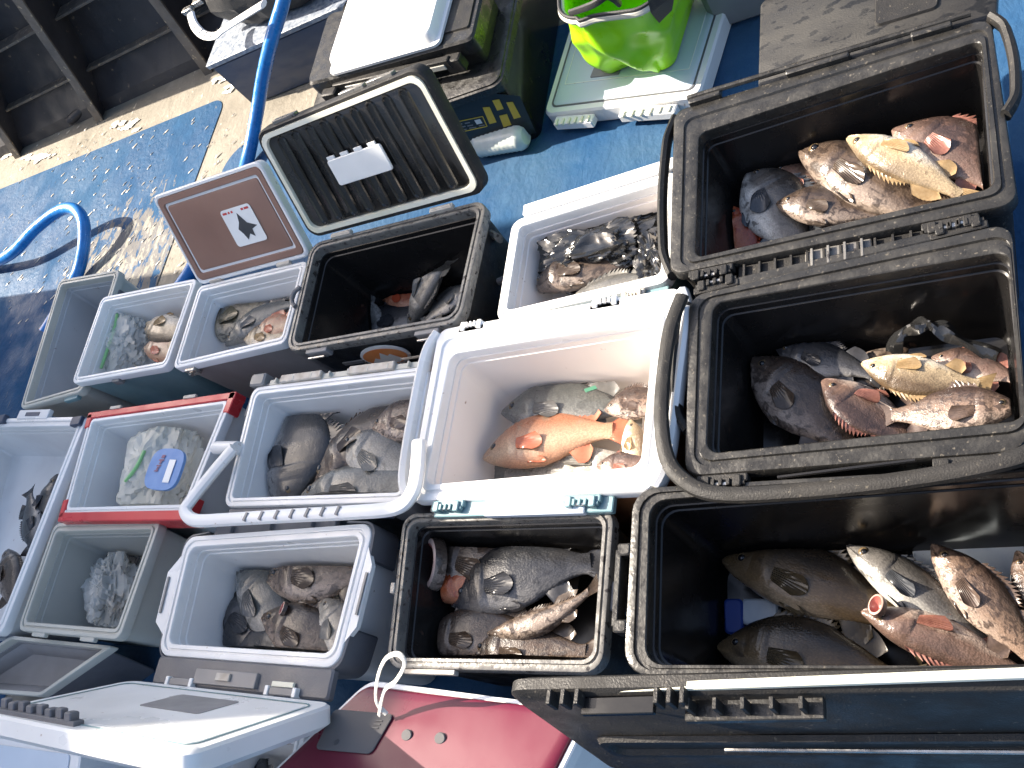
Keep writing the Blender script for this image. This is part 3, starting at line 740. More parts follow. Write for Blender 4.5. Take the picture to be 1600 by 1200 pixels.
# ---- cooler J: corner clips, tab
Jt = BOX['J']['t']
for px, py in ((122, 659), (3, 656)):
    MB().box(P(px, py, .313), (.03, .018, .012)).build('corner_clip', 'navy_paint', Jt)
p, d, n_ = edge('J', 0, .62, .012, -.006); tb = MB().box(p, (.11, .02, .01), d, n_).build('lift_tab', 'white_plastic', Jt); MB().box(p+Vector((0, 0, .010)), (.05, .008, .002), d, n_).build('tab_slot', 'navy_paint', tb)
# ---- cooler K: red corners, latches
Kt = BOX['K']['t']; kb = BOX['K']
def corner_bar(e, u0, u1, m, hz=.045, out=.008, inn=.016):
    p0, d, n_ = edge('K', e, u0, 0, 0); p1 = edge('K', e, u1)[0]; c = (p0+p1)/2+n_*(out-inn)/2+Vector((0, 0, -hz/2+.003))
    return MB().box(c, ((p1-p0).length/2, (out+inn)/2, hz/2), d, n_, bev=.1).build('red_trim', m, Kt)
corner_bar(0, -.01, 1.012, 'red_plastic'); corner_bar(2, -.01, 1.012, 'red_plastic', hz=.08, out=.02, inn=.012)
corner_bar(1, -.02, .16, 'red_plastic', inn=.02); corner_bar(3, -.0, .14, 'red_plastic', inn=.02); corner_bar(1, .86, 1.02, 'red_plastic'); corner_bar(3, .85, 1.02, 'red_plastic')
for u in (.2, .72):
    p, d, n_ = edge('K', 0, u, .012, .002); MB().box(p, (.03, .006, .005), d, n_).build('hinge', 'dull_bracket', Kt)
    p, d, n_ = edge('K', 2, u+.02, .012, -.02); MB().box(p, (.012, .008, .012), d, n_).build('catch', 'beige_plastic', Kt)
MB().box(edge('K', 2, .45, .010, -.05)[0], (.16, .004, .016), d, n_).build('latch', 'crimson_plastic', Kt)
# ---- cooler L: bail handle
Lt = BOX['L']['t']
zz = .455
hp = [P(366, 700, zz), P(340, 730, zz), P(296, 785, zz), P(290, 800, zz), P(305, 813, zz), P(350, 812, zz), P(450, 806, zz), P(560, 800, zz), P(620, 793, zz), P(644, 770, zz), P(652, 735, zz), P(655, 690, zz)]
hd = MB().tube(smoothpath(hp, 6), .019, 10, flat=.8).build('bail_handle', 'white_plastic', Lt)
for k in range(7):
    c = P(384+k*24, 807.5-k*1.6, zz+.014); MB().box(c, (.0045, .012, .004), Vector((1, -.3, 0)), Vector((.3, 1, 0))).build('grip_ridge', 'mid_grey_plastic', hd)
MB().tube([P(338, 700, .41), P(372, 700, .43)], .02, 12).build('handle_pivot', 'white_plastic', Lt)
for u in (.3, .7): 
    p, d, n_ = edge('L', 0, u, .012, .0); MB().box(p, (.08, .012, .009), d, n_).build('hinge', 'dull_bracket', Lt)
p, d, n_ = edge('L', 0, .03, .02, -.01); MB().box(p, (.03, .02, .02), d, n_).build('corner_bracket', 'mid_grey_plastic', Lt)
latch_bar('L', 0, .1, .95, m='beige_plastic', out=.018, drop=.01, name='hinge_strip', ribs=8)
latch_bar('L', 2, .02, .92, m='navy_paint', out=.03, drop=.022, name='latch')
# ---- cooler M
for u in (.22, .7):
    p, d, n_ = edge('M', 2, u, .004, -.012); MB().box(p, (.035, .008, .008), d, n_).build('hinge', 'beige_plastic', BOX['M']['t'])
# ---- cooler N: side wings, hardware, lid
Nt = BOX['N']['t']
for e, o in ((3, .045), (1, .028)):
    b = BOX['N']
    pts = [(.16, 0), (.30, o), (.72, o), (.84, 0)]
    top = [edge('N', e, u, x-.004, -.002)[0] for u, x in pts]
    wg = MB().loft([top, [p+Vector((0, 0, -.014)) for p in top]], True, True).build('side_wing', 'white_plastic', Nt, 0)
    p, d, n_ = edge('N', e, .5, o*.62, .0015); MB().box(p, (.05, .0035, .002), d, n_).build('wing_slot', 'mid_grey_plastic', wg)
p, d, n_ = edge('N', 2, .5, .035, -.012)
MB().box(p, (.31, .035, .012), d, n_, bev=.2).build('front_ledge', 'dark_grey_plastic', Nt)
MB().box(p-d*.03+n_*.008+Vector((0, 0, .016)), (.11, .018, .006), d, n_).build('latch_cover', 'mid_grey_plastic', Nt)
MB().box(p-d*.03+n_*.006+Vector((0, 0, .026)), (.024, .009, .003), d, n_).build('latch_button', 'dull_bracket', Nt)
for k in (-.19, .17):
    hh = MB().box(p+d*k+n_*.026+Vector((0, 0, .012)), (.04, .009, .01), d, n_).build('hinge', 'mid_grey_plastic', Nt)
    for s in (-.045, .045): MB().box(p+d*(k+s)+n_*.026+Vector((0, 0, .013)), (.006, .011, .013), d, n_).build('hinge_ear', 'white_plastic', hh)
MB().box(p+d*.17+n_*.01+Vector((0, 0, .018)), (.035, .006, .004), d, n_).build('hinge_plate', 'cream_gasket', Nt)
def corner_guard(key, ci, m, ext=.055, z0=-.10, z1=-.005, th=.006, name='corner_guard', r_=.04):
    b = BOX[key]; q = b['Q']
    k = rring(q, -.0012, r_, 8)[ci*9:(ci+1)*9]; k2 = rring(q, -th, r_, 8)[ci*9:(ci+1)*9]
    def ex(l): return [l[0]+(l[0]-l[1]).normalized()*ext]+l+[l[-1]+(l[-1]-l[-2]).normalized()*ext]
    a, o = ex(k), ex(k2); H = b['h']
    MB().loft([[Vector((p.x, p.y, H+z)) for p in l] for l, z in ((a, z0), (o, z0), (o, z1), (a, z1+.002))]+[[Vector((p.x, p.y, H+z0)) for p in a]], closed=False).build(name, m, b['t'])
for ci in range(4): corner_guard('N', ci, 'dark_grey_plastic')
corner_guard('L', 0, 'mid_grey_plastic'); corner_guard('L', 2, 'mid_grey_plastic')
latch_bar('N', 0, .15, .8, m='dark_grey_plastic', out=.03, drop=.02, name='hinge_strip', ribs=3)
a, b, d_ = P(205, 1062, .44), P(526, 1098, .44), P(-34, 1112, .80)
pl = Plate([a, b, PP(292, 1178, a, b, d_), d_], flip=False)
lid = MB().loft([pl.ring(.02, .03, -.055), pl.ring(.0, .035, -.04), pl.ring(0, .035, -.006), pl.ring(.006, .035, 0), pl.ring(.035, .025, 0)], True, False).build('lid', 'white_plastic', Nt)
MB().loft([pl.ring(.035, .025, 0), pl.ring(.038, .025, -.003), pl.ring(.042, .025, -.003), pl.ring(.045, .022, .001)], False, True).build('inner_panel', 'white_plastic', lid)
MB().loft([pl.sub(pl.lx*.42, pl.ly*.50, pl.lx*.70, pl.ly*.80, 0, .01, .0014), pl.sub(pl.lx*.42, pl.ly*.50, pl.lx*.70, pl.ly*.80, .0, .01, .0022)], False, True).build('plate_or_reflection', 'mid_grey_plastic', lid)  # dark reflection on the lid, painted as a flat grey plate
MB().loft([pl.ring(.034, .026, .0005), pl.ring(.034, .026, .002), pl.ring(.037, .026, .002), pl.ring(.037, .026, .0005)]).build('lid_seal', 'teal_plastic', lid)
lt = MB().box(pl.at(pl.lx*.27, .028, .004), (pl.lx*.21, .012, .006), pl.u, pl.v).build('latch', 'dark_grey_plastic', lid)
for k in range(8):
    MB().box(pl.at(pl.lx*(.09+.05*k), .030, .016), (.012, .008+.003*(k % 2), .010+.004*((k+1) % 2)), pl.u, pl.v).build('latch_tooth', 'dark_grey_plastic', lt)
# ---- cooler O
Ot = BOX['O']['t']
for u in (.2, .72):
    p, d, n_ = edge('O', 0, u, .008, .0); MB().box(p, (.026, .009, .008), d, n_).tube([p-d*.02+Vector((0, 0, .009)), p+d*.02+Vector((0, 0, .009))], .004, 8).build('hinge', 'dull_bracket', Ot)
MB().box(edge('O', 3, .5, .006, -.006)[0], (.012, .006, .008), *edge('O', 3, .5)[1:]).build('side_catch', 'dull_bracket', Ot)
MB().box(edge('O', 1, .55, .012, -.03)[0], (.03, .012, .02), *edge('O', 1, .5)[1:]).build('side_catch', 'dark_grey_plastic', Ot)
latch_bar('O', 2, .1, .35, m='dull_bracket', out=.01, drop=.01, name='trim_plate')

# ------------------------------------------------------------------ crimson lid with grey tag (lower middle)
q = thing('cooler', (P(650, 1150, .4).x, P(650, 1150, .4).y, 0), 'cooler with crimson lid edged in white, a grey tag tied on it', 'cooler')
a, b, d_ = P(576, 1062, .395), P(926, 1108, .395), P(392, 1236, .46)
pl = Plate([a, b, PP(866, 1232, a, b, d_), d_]); clp = (a, b, d_)
lid = MB().loft([pl.ring(.01, .02, -.04), pl.ring(0, .025, -.03), pl.ring(0, .025, -.003), pl.ring(.003, .025, 0), pl.ring(.012, .02, 0), pl.ring(.014, .02, -.004)], True, True).build('lid', 'white_plastic', q)
cr_ = MB().loft([pl.ring(.014, .02, -.004), pl.ring(.016, .02, .005), pl.ring(.022, .02, .009), pl.ring(.04, .02, .010)], False, True).build('crimson_cover', 'crimson_plastic', lid)
base = [Vector((v.x, v.y, 0)) for v in (pl.at(.03, pl.ly-.03), pl.at(pl.lx-.03, pl.ly-.03), pl.at(pl.lx-.03, .03), pl.at(.03, .03))]
MB().loft([[Vector((v.x, v.y, .005)) for v in base], [pl.at(.03, pl.ly-.03, -.04), pl.at(pl.lx-.03, pl.ly-.03, -.04), pl.at(pl.lx-.03, .03, -.04), pl.at(.03, .03, -.04)]], True, True).build('body', 'white_plastic', q)
tg = [PP(x, y, *clp)+pl.n*.0115 for x, y in ((528, 1112), (621, 1120), (585, 1182), (498, 1174))]
tpl = Plate(tg)
tag = thing('tag', tpl.at(tpl.lx/2, tpl.ly/2), 'grey plastic tag with a round hole lying on the crimson lid', 'tag')
MB().loft([tpl.ring(0, .012, 0), tpl.ring(0, .012, .003), tpl.ring(.002, .012, .004)], True, True).build('plate', 'tag_grey', tag)
MB().loft([[tpl.at(tpl.lx*.33+.007*cos(k*pi/8), tpl.ly*.2+.007*sin(k*pi/8), .0045) for k in range(16)], [tpl.at(tpl.lx*.33+.004*cos(k*pi/8), tpl.ly*.2+.004*sin(k*pi/8), .006) for k in range(16)]], False, True).build('eyelet', 'sticker_dark', tag)
for k in range(3): MB().box(tpl.at(tpl.lx*.84, tpl.ly*(.62+.09*k), .005), (.009, .0012, .0008), tpl.u, tpl.v).build('slit', 'sticker_dark', tag)
st = smoothpath([P(604, 1116, .445), P(588, 1095, .47), P(590, 1060, .52), P(602, 1030, .56), P(622, 1022, .57), P(632, 1038, .56), P(618, 1064, .53), P(600, 1080, .49), P(592, 1118, .445)], 8)
s_ = MB().tube(st, .0055, 8, flat=.4).build('string', 'string_white', None, label='white string loop rising from the grey tag', )
meta(s_, 'white string loop rising from the grey tag', 'string')
for (px, py) in ((640, 1152), (692, 1157)):
    c = PP(px, py, *clp)+pl.n*.011
    MB().loft([[c+Vector((cos(a*pi/10)*.014, sin(a*pi/10)*.012, 0)) for a in range(20)], [c+Vector((cos(a*pi/10)*.012, sin(a*pi/10)*.010, .0025)) for a in range(20)]], True, True).build('stud', 'tag_grey', lid)

# ------------------------------------------------------------------ lower left corner: closed white cooler and another behind it
cz = .30
c1 = thing('cooler', (P(40, 1180, cz).x, P(40, 1180, cz).y, 0), 'closed white cooler with pale blue lid panel at the lower left corner', 'cooler')
pl = Plate([P(-60, 1128, cz), P(128, 1158, cz), P(110, 1300, cz), P(-120, 1290, cz)])
MB().loft([pl.ring(.015, .02, -.29), pl.ring(.0, .025, -.05), pl.ring(0, .025, -.004), pl.ring(.005, .025, 0), pl.ring(.03, .02, 0)], True, True).build('body', 'white_plastic', c1)
MB().loft([pl.ring(.045, .012, .0015), pl.ring(.047, .012, .004), pl.ring(.05, .012, .004)], False, True).build('lid_panel', 'pale_panel', c1)
for k in range(2): MB().box(P(62+26*k, 1150+4*k, cz+.002), (.03-.008*k, .004, .002), pl.u, pl.v).build('red_mark', 'sticker_red', c1)
cooler('S', 'cooler', 'white cooler under the raised white lid with a dark fish inside', [(345, 1140), (480, 1130), (455, 1260), (300, 1260)], .28, w=.03, depth=.2, mats=('white_plastic', 'white_plastic', 'white_liner'), r=.02)

# ------------------------------------------------------------------ things at the top
# blue grey locker and black bag behind the hose
lk = thing('locker', (P(440, 130, 0).x, P(440, 130, 0).y, 0), 'low blue grey steel locker at the foot of the bulwark behind the hose', 'locker')
a = P(392, 172, 0); b = P(560, 128, 0)
zt = .26
m = MB(); x0, x1, yf = P(395, 165, 0).x, P(395, 165, 0).x+1.5, P(395, 165, 0).y
m.box(Vector(((x0+x1)/2, (yf+BY)/2, zt/2)), ((x1-x0)/2, (BY-yf)/2, zt/2), bev=.03).build('body', 'navy_paint', lk)
MB().box(Vector(((x0+x1)/2, (yf+BY)/2-.005, zt+.012)), ((x1-x0)/2+.015, (BY-yf)/2, .012)).build('top', 'ledge_paint', lk)
bg = thing('bag', (x0+.45, yf+.28, zt+.02), 'black soft bag with a white ribbed band on the blue grey locker', 'bag')

def crumple(name, c, rx, ry, rz, mats, parent=None, amp=.25, freq=14., seed=0., n=44, k=22, rot=0., pinch=0., smooth=20, ridge=True, kind=None, clampkey=None):
    mb = MB(); rings = []
    for i in range(k+1):
        ph = -pi/2+pi*i/k
        ring = []
        for j in range(n):
            th = 2*pi*j/n
            d = Vector((cos(th)*cos(ph), sin(th)*cos(ph), sin(ph)))
            s_ = Vector((seed, seed*1.7, seed*.3))
            q1 = noise.noise(d*freq*.14+s_); q2 = 1-abs(noise.noise(d*freq*.33+s_*2))*2; q3 = 1-abs(noise.noise(d*freq*.8+s_*3))*2
            f = 1+amp*(q1*1.3+(q2*.6+q3*.3 if ridge else q3*.3)-.3)
            e = .8
            dd = Vector((math.copysign(abs(d.x)**e, d.x)*rx*f, math.copysign(abs(d.y)**e, d.y)*ry*f, d.z*rz*f))
            if dd.z < -rz*.55: dd.z = -rz*.55
            ring.append(Vector((c.x+dd.x*cos(rot)-dd.y*sin(rot), c.y+dd.x*sin(rot)+dd.y*cos(rot), c.z+dd.z)))
        rings.append(ring)
    if clampkey: rings = [[clampbox(p, clampkey) for p in r] for r in rings]
    mb.loft(rings, True, True)
    return mb.build(name, mats, parent, smooth, kind=kind)
def clampbox(p, key, margin=.028):
    b = BOX[key]; q = b['O']; c = b['c']
    v = p.copy()
    if v.z > b['h']-.015: return v
    for i in range(4):
        a, e = q[i], q[(i+1) % 4]; d = (e-a).normalized(); n = Vector((-d.y, d.x))
        if n.dot(c-a) < 0: n = -n
        s_ = n.dot(v.xy-a)
        if s_ < margin:
            v.x += n.x*(margin-s_); v.y += n.y*(margin-s_)
    v.z = max(v.z, b['floor']+.004)
    return v
crumple('body', Vector((x0+.5, yf+.30, zt+.16)), .42, .24, .22, 'black_fabric', bg, .10, 9, 3.1)
yb = yf-.03
band = smoothpath([P(298, 22, .46), P(304, 40, .44), P(318, 54, .42), P(336, 56, .42), P(352, 44, .44), P(380, 26, .48), P(412, 6, .52)], 6)
bd = MB().tube(band, .022, 8, flat=.5).build('band', 'white_plastic', bg)
for i in range(2, 26, 3):
    MB().box(band[i]+Vector((0, 0, .0112)), (.0014, .016, .0012), (band[i+1]-band[i])).build('band_groove', 'mid_grey_plastic', bd)
for (px, py) in ((310, 3), (294, 16)): MB().box(P(px, py, .46), (.03, .014, .012)).build('buckle', 'steel', bg)

# blue hoses
def hose(name, label, pts, r):
    o = MB().tube(smoothpath(pts, 10), r, 14).build(name, 'blue_hose', None, label=label)
    meta(o, label, 'hose'); return o
hose('hose', 'blue hose looping over the worn deck at the left', [P(-120, 440, .03), P(-40, 420, .05), P(15, 398, .10), P(55, 358, .15), P(90, 331, .17), P(115, 326, .17), P(130, 345, .14), P(131, 385, .09), P(122, 425, .04), P(100, 470, .03), P(70, 520, .028)], .030)
hose('hose', 'blue hose running down from the top edge behind the brown lid', [P(452, -60, .50), P(443, 0, .42), P(425, 60, .33), P(411, 120, .22), P(401, 180, .12), P(388, 245, .04), P(370, 300, .03), P(330, 360, .03), P(300, 420, .03), P(280, 450, .03)], .030)

# black box with white tray
zb = .42
fr = [P(512, 20, zb), P(760, -40, zb), P(738, 60, zb), P(478, 133, zb)]
pl = Plate(fr)
_c = ((fr[0]+fr[2])/2).xy.to_3d(); _c.z = .302
bb = thing('tackle_box', _c, 'big black cooler with lid shut carrying a white tray, top centre', 'cooler')
MB().loft([pl.ring(.02, .02, -.116), pl.ring(.012, .03, -.06)], True, True).build('body', 'black_plastic', bb)
ld = MB().loft([pl.ring(.0, .03, -.06), pl.ring(0, .03, -.008), pl.ring(.007, .03, 0), pl.ring(.02, .03, 0)], True, True).build('lid', 'black_rim', bb)
MB().loft([pl.sub(pl.lx*.82, .06, pl.lx*.97, pl.ly-.03, 0, .01, .0005), pl.sub(pl.lx*.82, .06, pl.lx*.97, pl.ly-.03, .002, .01, .006)], False, True).build('side_panel', 'black_plastic', ld)
lt = MB().box(pl.at(pl.lx*.5, -.012, -.045), (pl.lx*.35, .012, .02), pl.u, pl.v).build('latch', 'black_plastic', bb)
MB().box(pl.at(pl.lx*.52, -.022, -.05), (pl.lx*.30, .006, .010), pl.u, pl.v).build('latch_trim', 'beige_plastic', lt)
for u in (.12, .86): MB().box(pl.at(pl.lx*u, -.02, -.06), (.035, .018, .028), pl.u, pl.v).build('hinge', 'black_plastic', bb)
tp = Plate([P(566, -80, zb+.06), P(716, -110, zb+.06), P(672, 54, zb+.05), P(507, 102, zb+.05)])
tr_ = thing('tray', tp.at(tp.lx/2, tp.ly/2), 'white plastic tray lying upside down on the black cooler', 'tray')
MB().loft([tp.ring(-.012, .03, -.046), tp.ring(-.012, .03, -.036), tp.ring(.0, .03, -.034), tp.ring(.008, .03, -.006), tp.ring(.014, .03, 0), tp.ring(.03, .03, 0)], True, True).build('shell', 'white_plastic', tr_)

# the black box below it, printed front face turned to the viewer
bx0, bx1, by0, by1, bz = -2.30, -1.43, 2.085, 2.86, .300
pk = thing('box', ((bx0+bx1)/2, (by0+by1)/2, 0), 'tall glossy black box with yellow block print under the shut black cooler', 'box')
Q4 = [Vector((bx0, by1)), Vector((bx1, by1)), Vector((bx1, by0)), Vector((bx0, by0))]
MB().loft([at_z(rring(Q4, .006, .03), .003), at_z(rring(Q4, 0, .035), .02), at_z(rring(Q4, 0, .035), bz-.045)], True).build('body', 'black_gloss', pk)
MB().loft([at_z(rring(Q4, 0, .035), bz-.045), at_z(rring(Q4, -.012, .04), bz-.042), at_z(rring(Q4, -.014, .04), bz-.012), at_z(rring(Q4, -.006, .04), bz-.009), at_z(rring(Q4, -.006, .04), bz-.004), at_z(rring(Q4, .002, .035), bz)], False, True).build('rim', 'black_rim', pk)
def onface(pts, off=.0015): return [Vector((v.x, by0-off, v.z)) for v in (PY(x, y, by0-off) for x, y in pts)]
flat(MB(), onface([(690, 168), (752, 150), (770, 146), (812, 150), (838, 208), (690, 240)], .0012)).build('print_ground', 'black_print', pk)
for q_ in ([(754, 168), (765, 167), (776, 191), (765, 194)], [(769, 157), (780, 155), (787, 170), (777, 173)], [(791, 160), (801, 159), (814, 183), (803, 186)], [(780, 181), (792, 178), (799, 195), (787, 199)]):
    flat(MB(), onface(q_, .0028)).build('print_block', 'sticker_yellow', pk)
for q_ in ([(708, 191), (753, 181.5), (753.6, 182.8), (708.6, 192.3)], [(753, 181.5), (754.6, 181.5), (762, 197.5), (760.4, 198)], [(714, 207), (761, 196.6), (761.6, 198), (714.6, 208.4)]):
    flat(MB(), onface(q_, .0028)).build('print_line', 'sticker_yellow', pk)
for (x, y, w) in ((715, 194, 7), (726, 192, 8), (718, 198, 9), (730, 196, 9), (720, 202.5, 9), (733, 199.5, 11), (748, 196, 9)):
    flat(MB(), onface([(x, y), (x+w, y-1.6), (x+w+.6, y+.2), (x+.6, y+1.8)], .0028)).build('small_print', 'mid_grey_plastic', pk)
flat(MB(), onface([(741, 188), (750, 186), (754, 192.5), (745, 194.5)], .0028)).build('print_symbol', 'sticker_white', pk)

bt = thing('bottle', P(780, 225, .04), 'white translucent ribbed plastic bottle lying on the blue deck', 'bottle')
c0, c1_ = P(741, 226, .05), P(822, 212, .05)
pts = [c0.lerp(c1_, i/24) for i in range(25)]
rad = [.026+.008*min(1, i/3)+(.0022 if i % 2 else 0) for i in range(25)]; rad[0] = .02; rad[-1] = .022; rad[-2] = .031
MB().tube(pts, [r*1.35 for r in rad], 18).build('body', 'bottle_film', bt)
MB().tube([c0-(c1_-c0).normalized()*.03, c0], .016, 12).build('cap', 'pale_panel', bt)

# white cooler lid lying on the deck, with the lime bucket
zt_ = .075
tp = Plate([P(905, -8, zt_), P(1150, -40, zt_), P(1092, 150, zt_), P(848, 180, zt_)])
lt_ = thing('loose_lid', (tp.at(tp.lx/2, tp.ly/2)).xy.to_3d(), 'white cooler lid with pale blue panel lying on the blue deck', 'lid')
MB().loft([tp.ring(.012, .02, -.070), tp.ring(.0, .03, -.06), tp.ring(0, .03, -.008), tp.ring(.006, .03, 0), tp.ring(.03, .02, 0)], True, True).build('shell', 'white_plastic', lt_)
pn = MB().loft([tp.ring(.031, .018, .0005), tp.ring(.036, .018, .004), tp.ring(.05, .015, .004)], False, True).build('panel', 'pale_panel', lt_)
MB().loft([tp.ring(.026, .022, .0006), tp.ring(.026, .022, .0026), tp.ring(.032, .02, .0026), tp.ring(.032, .02, .0006)]).build('seal', 'dark_grey_plastic', lt_)
x0, x1, y0, y1 = tp.lx*.10, tp.lx*.9, tp.ly*.22, tp.ly*.9
MB().loft([tp.sub(x0, y0, x1, y1, 0, .004, .0042), tp.sub(x0, y0, x1, y1, 0, .004, .0055), tp.sub(x0, y0, x1, y1, .003, .004, .0055), tp.sub(x0, y0, x1, y1, .003, .004, .0042)]).build('panel_ridge', 'white_plastic', pn)
MB().box(tp.at(tp.lx*.37, tp.ly*.30, .006), (.055, .026, .0025), tp.u, tp.v).build('plate_or_reflection', 'mid_grey_plastic', pn)
for (u0, u1) in ((.08, .34), (.52, .86)):
    hl = tp.lx*(u1-u0)/2
    lb = MB().box(tp.at(tp.lx*(u0+u1)/2, -.018, -.03), (hl, .018, .016), tp.u, tp.v).build('latch_bracket', 'white_plastic', lt_)
    for k in range(6): MB().box(tp.at(tp.lx*(u0+(u1-u0)*(k+.5)/6), -.026, -.014), (.004, .012, .006), tp.u, tp.v).build('bracket_tooth', 'cream_gasket', lb)

bk = thing('bucket', P(1010, 60, zt_+.004), 'lime green collapsible fishing bucket with zipped rim on the white lid', 'bucket')
# square soft bucket: base ring and rim ring
bq = [P(905, 0, zt_+.012), P(1092, -25, zt_+.012), P(1052, 108, zt_+.012), P(938, 116, zt_+.012)]
rq = [P(872, -75, .41), P(1075, -80, .41), P(1018, 18, .41), P(878, 36, .41)]
R = []
K = 26; q0 = [v.xy for v in bq]; q1 = [v.xy for v in rq]
r0 = rring(q0, 0, .045, 10); r1 = rring(q1, 0, .06, 10); 
def subdiv(r, n=3):
    out = []
    for i in range(len(r)):
        a, b = r[i], r[(i+1) % len(r)]
        m_ = n if (b-a).length > .05 else 1
        out += [(i, k/m_) for k in range(m_)]
    return out
idx = [(i, k/6) if (i % 11) == 10 else None for i in range(44) for k in range(6)]
idx = [x for x in idx if x] ; pts_i = []
for i in range(44):
    if i % 11 == 10: pts_i += [(i, k/14) for k in range(14)]
    else: pts_i.append((i, 0.))
def pt(r, i, f): return r[i].lerp(r[(i+1) % len(r)], f)
cb = sum(q0, Vector((0, 0)))/4
for s_ in range(K+1):
    t = s_/K; ring = []
    for (i, f) in pts_i:
        a, b = pt(r0, i, f), pt(r1, i, f); p = a.lerp(b, t**1.1)
        z = zt_+.012+(.41-zt_-.012)*t
        crease = 0.
        if i == 32 and f > 0: crease = .050*math.exp(-((t-(f*.92))/.20)**2)*sin(pi*f)**.5 - .03*(1 if t < f*.92 else 0)*sin(pi*f)*(1-t/(f*.92+.001))
        nn_ = noise.noise(Vector((p.x*9, p.y*9, z*9)))+.5*(1-2*abs(noise.noise(Vector((p.x*6+3, p.y*6, z*7)))))
        o_ = (p-cb).normalized(); p = p+o_*(nn_*.034*sin(pi*min(1, t*1.05))+crease)
        ring.append(Vector((p.x, p.y, z)))
    R.append(ring)
inn = [[Vector((cb.x+(p.x-cb.x)*.97, cb.y+(p.y-cb.y)*.97, p.z)) for p in r] for r in R]
body = MB().loft([[v+Vector((0, 0, 0)) for v in R[0]]]+R[1:]+inn[::-1][1:-2], True, True).build('body', 'lime_fabric', bk, 40)
rim_pts = R[-1]+[R[-1][0], R[-1][1]]
MB().tube(rim_pts, .011, 8, cap=False).build('rim_piping', 'beige_plastic', bk)
MB().tube([p+Vector((0, 0, .012)) for p in rim_pts], .006, 8, cap=False).build('zip', 'black_fabric', bk)
hs = smoothpath([P(892, 20, .43), P(925, 8, .50), P(950, -6, .52), P(968, 6, .47)], 6)
MB().tube(hs, .008, 8, flat=1.4).build('strap', 'black_fabric', bk)
# black side patch draped over the wall on the right
pb = [P(1012, 0, .43), P(1054, -8, .41), P(1050, 16, .35), P(1030, 36, .32), P(1017, 20, .38)]
n_ = (P(1030, 20, .4)-Vector((0, 0, CZ))).normalized()*-1
MB().loft([[p+n_*.012 for p in pb], [p+n_*.028 for p in pb]], True, True).build('side_patch', 'black_fabric', bk, 0)


# deck gear seen at the top between lid and bulwark
gz = thing('crate', P(1165, 20, 0), 'grey crate cut by the top edge between the white and black lids', 'crate')
a, b = P(1140, 48, .0), P(1200, 36, .0)
MB().box(Vector(((a.x+b.x)/2+.05, a.y+.25, .10)), (.16, .25, .10)).build('body', 'mid_grey_plastic', gz)
MB().box(Vector(((a.x+b.x)/2+.05, a.y+.25, .207)), (.17, .26, .008)).build('lid', 'dark_grey_plastic', gz)

# ------------------------------------------------------------------ fish
PROF = [(0, .0, .0, .0), (.012, .018, .016, .012), (.05, .042, .042, .032), (.10, .072, .068, .050), (.17, .110, .095, .066), (.25, .140, .120, .078), (.33, .156, .138, .082),
        (.45, .158, .146, .078), (.57, .140, .124, .062), (.68, .105, .088, .045), (.78, .068, .055, .030), (.86, .048, .042, .020), (.91, .050, .047, .012)]
def prof(t):
    for a, b in zip(PROF, PROF[1:]):
        if t <= b[0]:
            f = (t-a[0])/(b[0]-a[0]); f = f
            return [a[i]+(b[i]-a[i])*f for i in (1, 2, 3)]
    return PROF[-1][1:]
def sstep(a, b, x):
    t = max(0, min(1, (x-a)/(b-a))); return t*t*(3-2*t)
GR = ['fish lying in the coolers']
def gape(root, c, r, axis, stretch=1.0, kind='fish_brown'):
    a = axis.normalized(); u = Vector((0, 1, .2)); u = (u-a*u.dot(a)).normalized(); w = a.cross(u)
    rg = []
    for d, k in ((-.9, 1.25), (-.35, 1.22), (-.05, 1.16), (.06, 1.06), (.04, .94), (-.1, .86), (-.5, .7), (-.95, .45), (-1.2, .1)):
        rg.append([c+a*d*r+u*cos(2*pi*j/24)*r*k*stretch+w*sin(2*pi*j/24)*r*k for j in range(24)])
    m = MB(); m.loft(rg[:3], mi=0); m.loft(rg[2:5], mi=2); m.loft(rg[4:], False, True, mi=1)
    off = root.matrix_world.inverted()
    m.v = [off @ v for v in m.v]
    return m.build('open_mouth', [kind, 'mouth_red', 'lip'], root, 60, world=False)
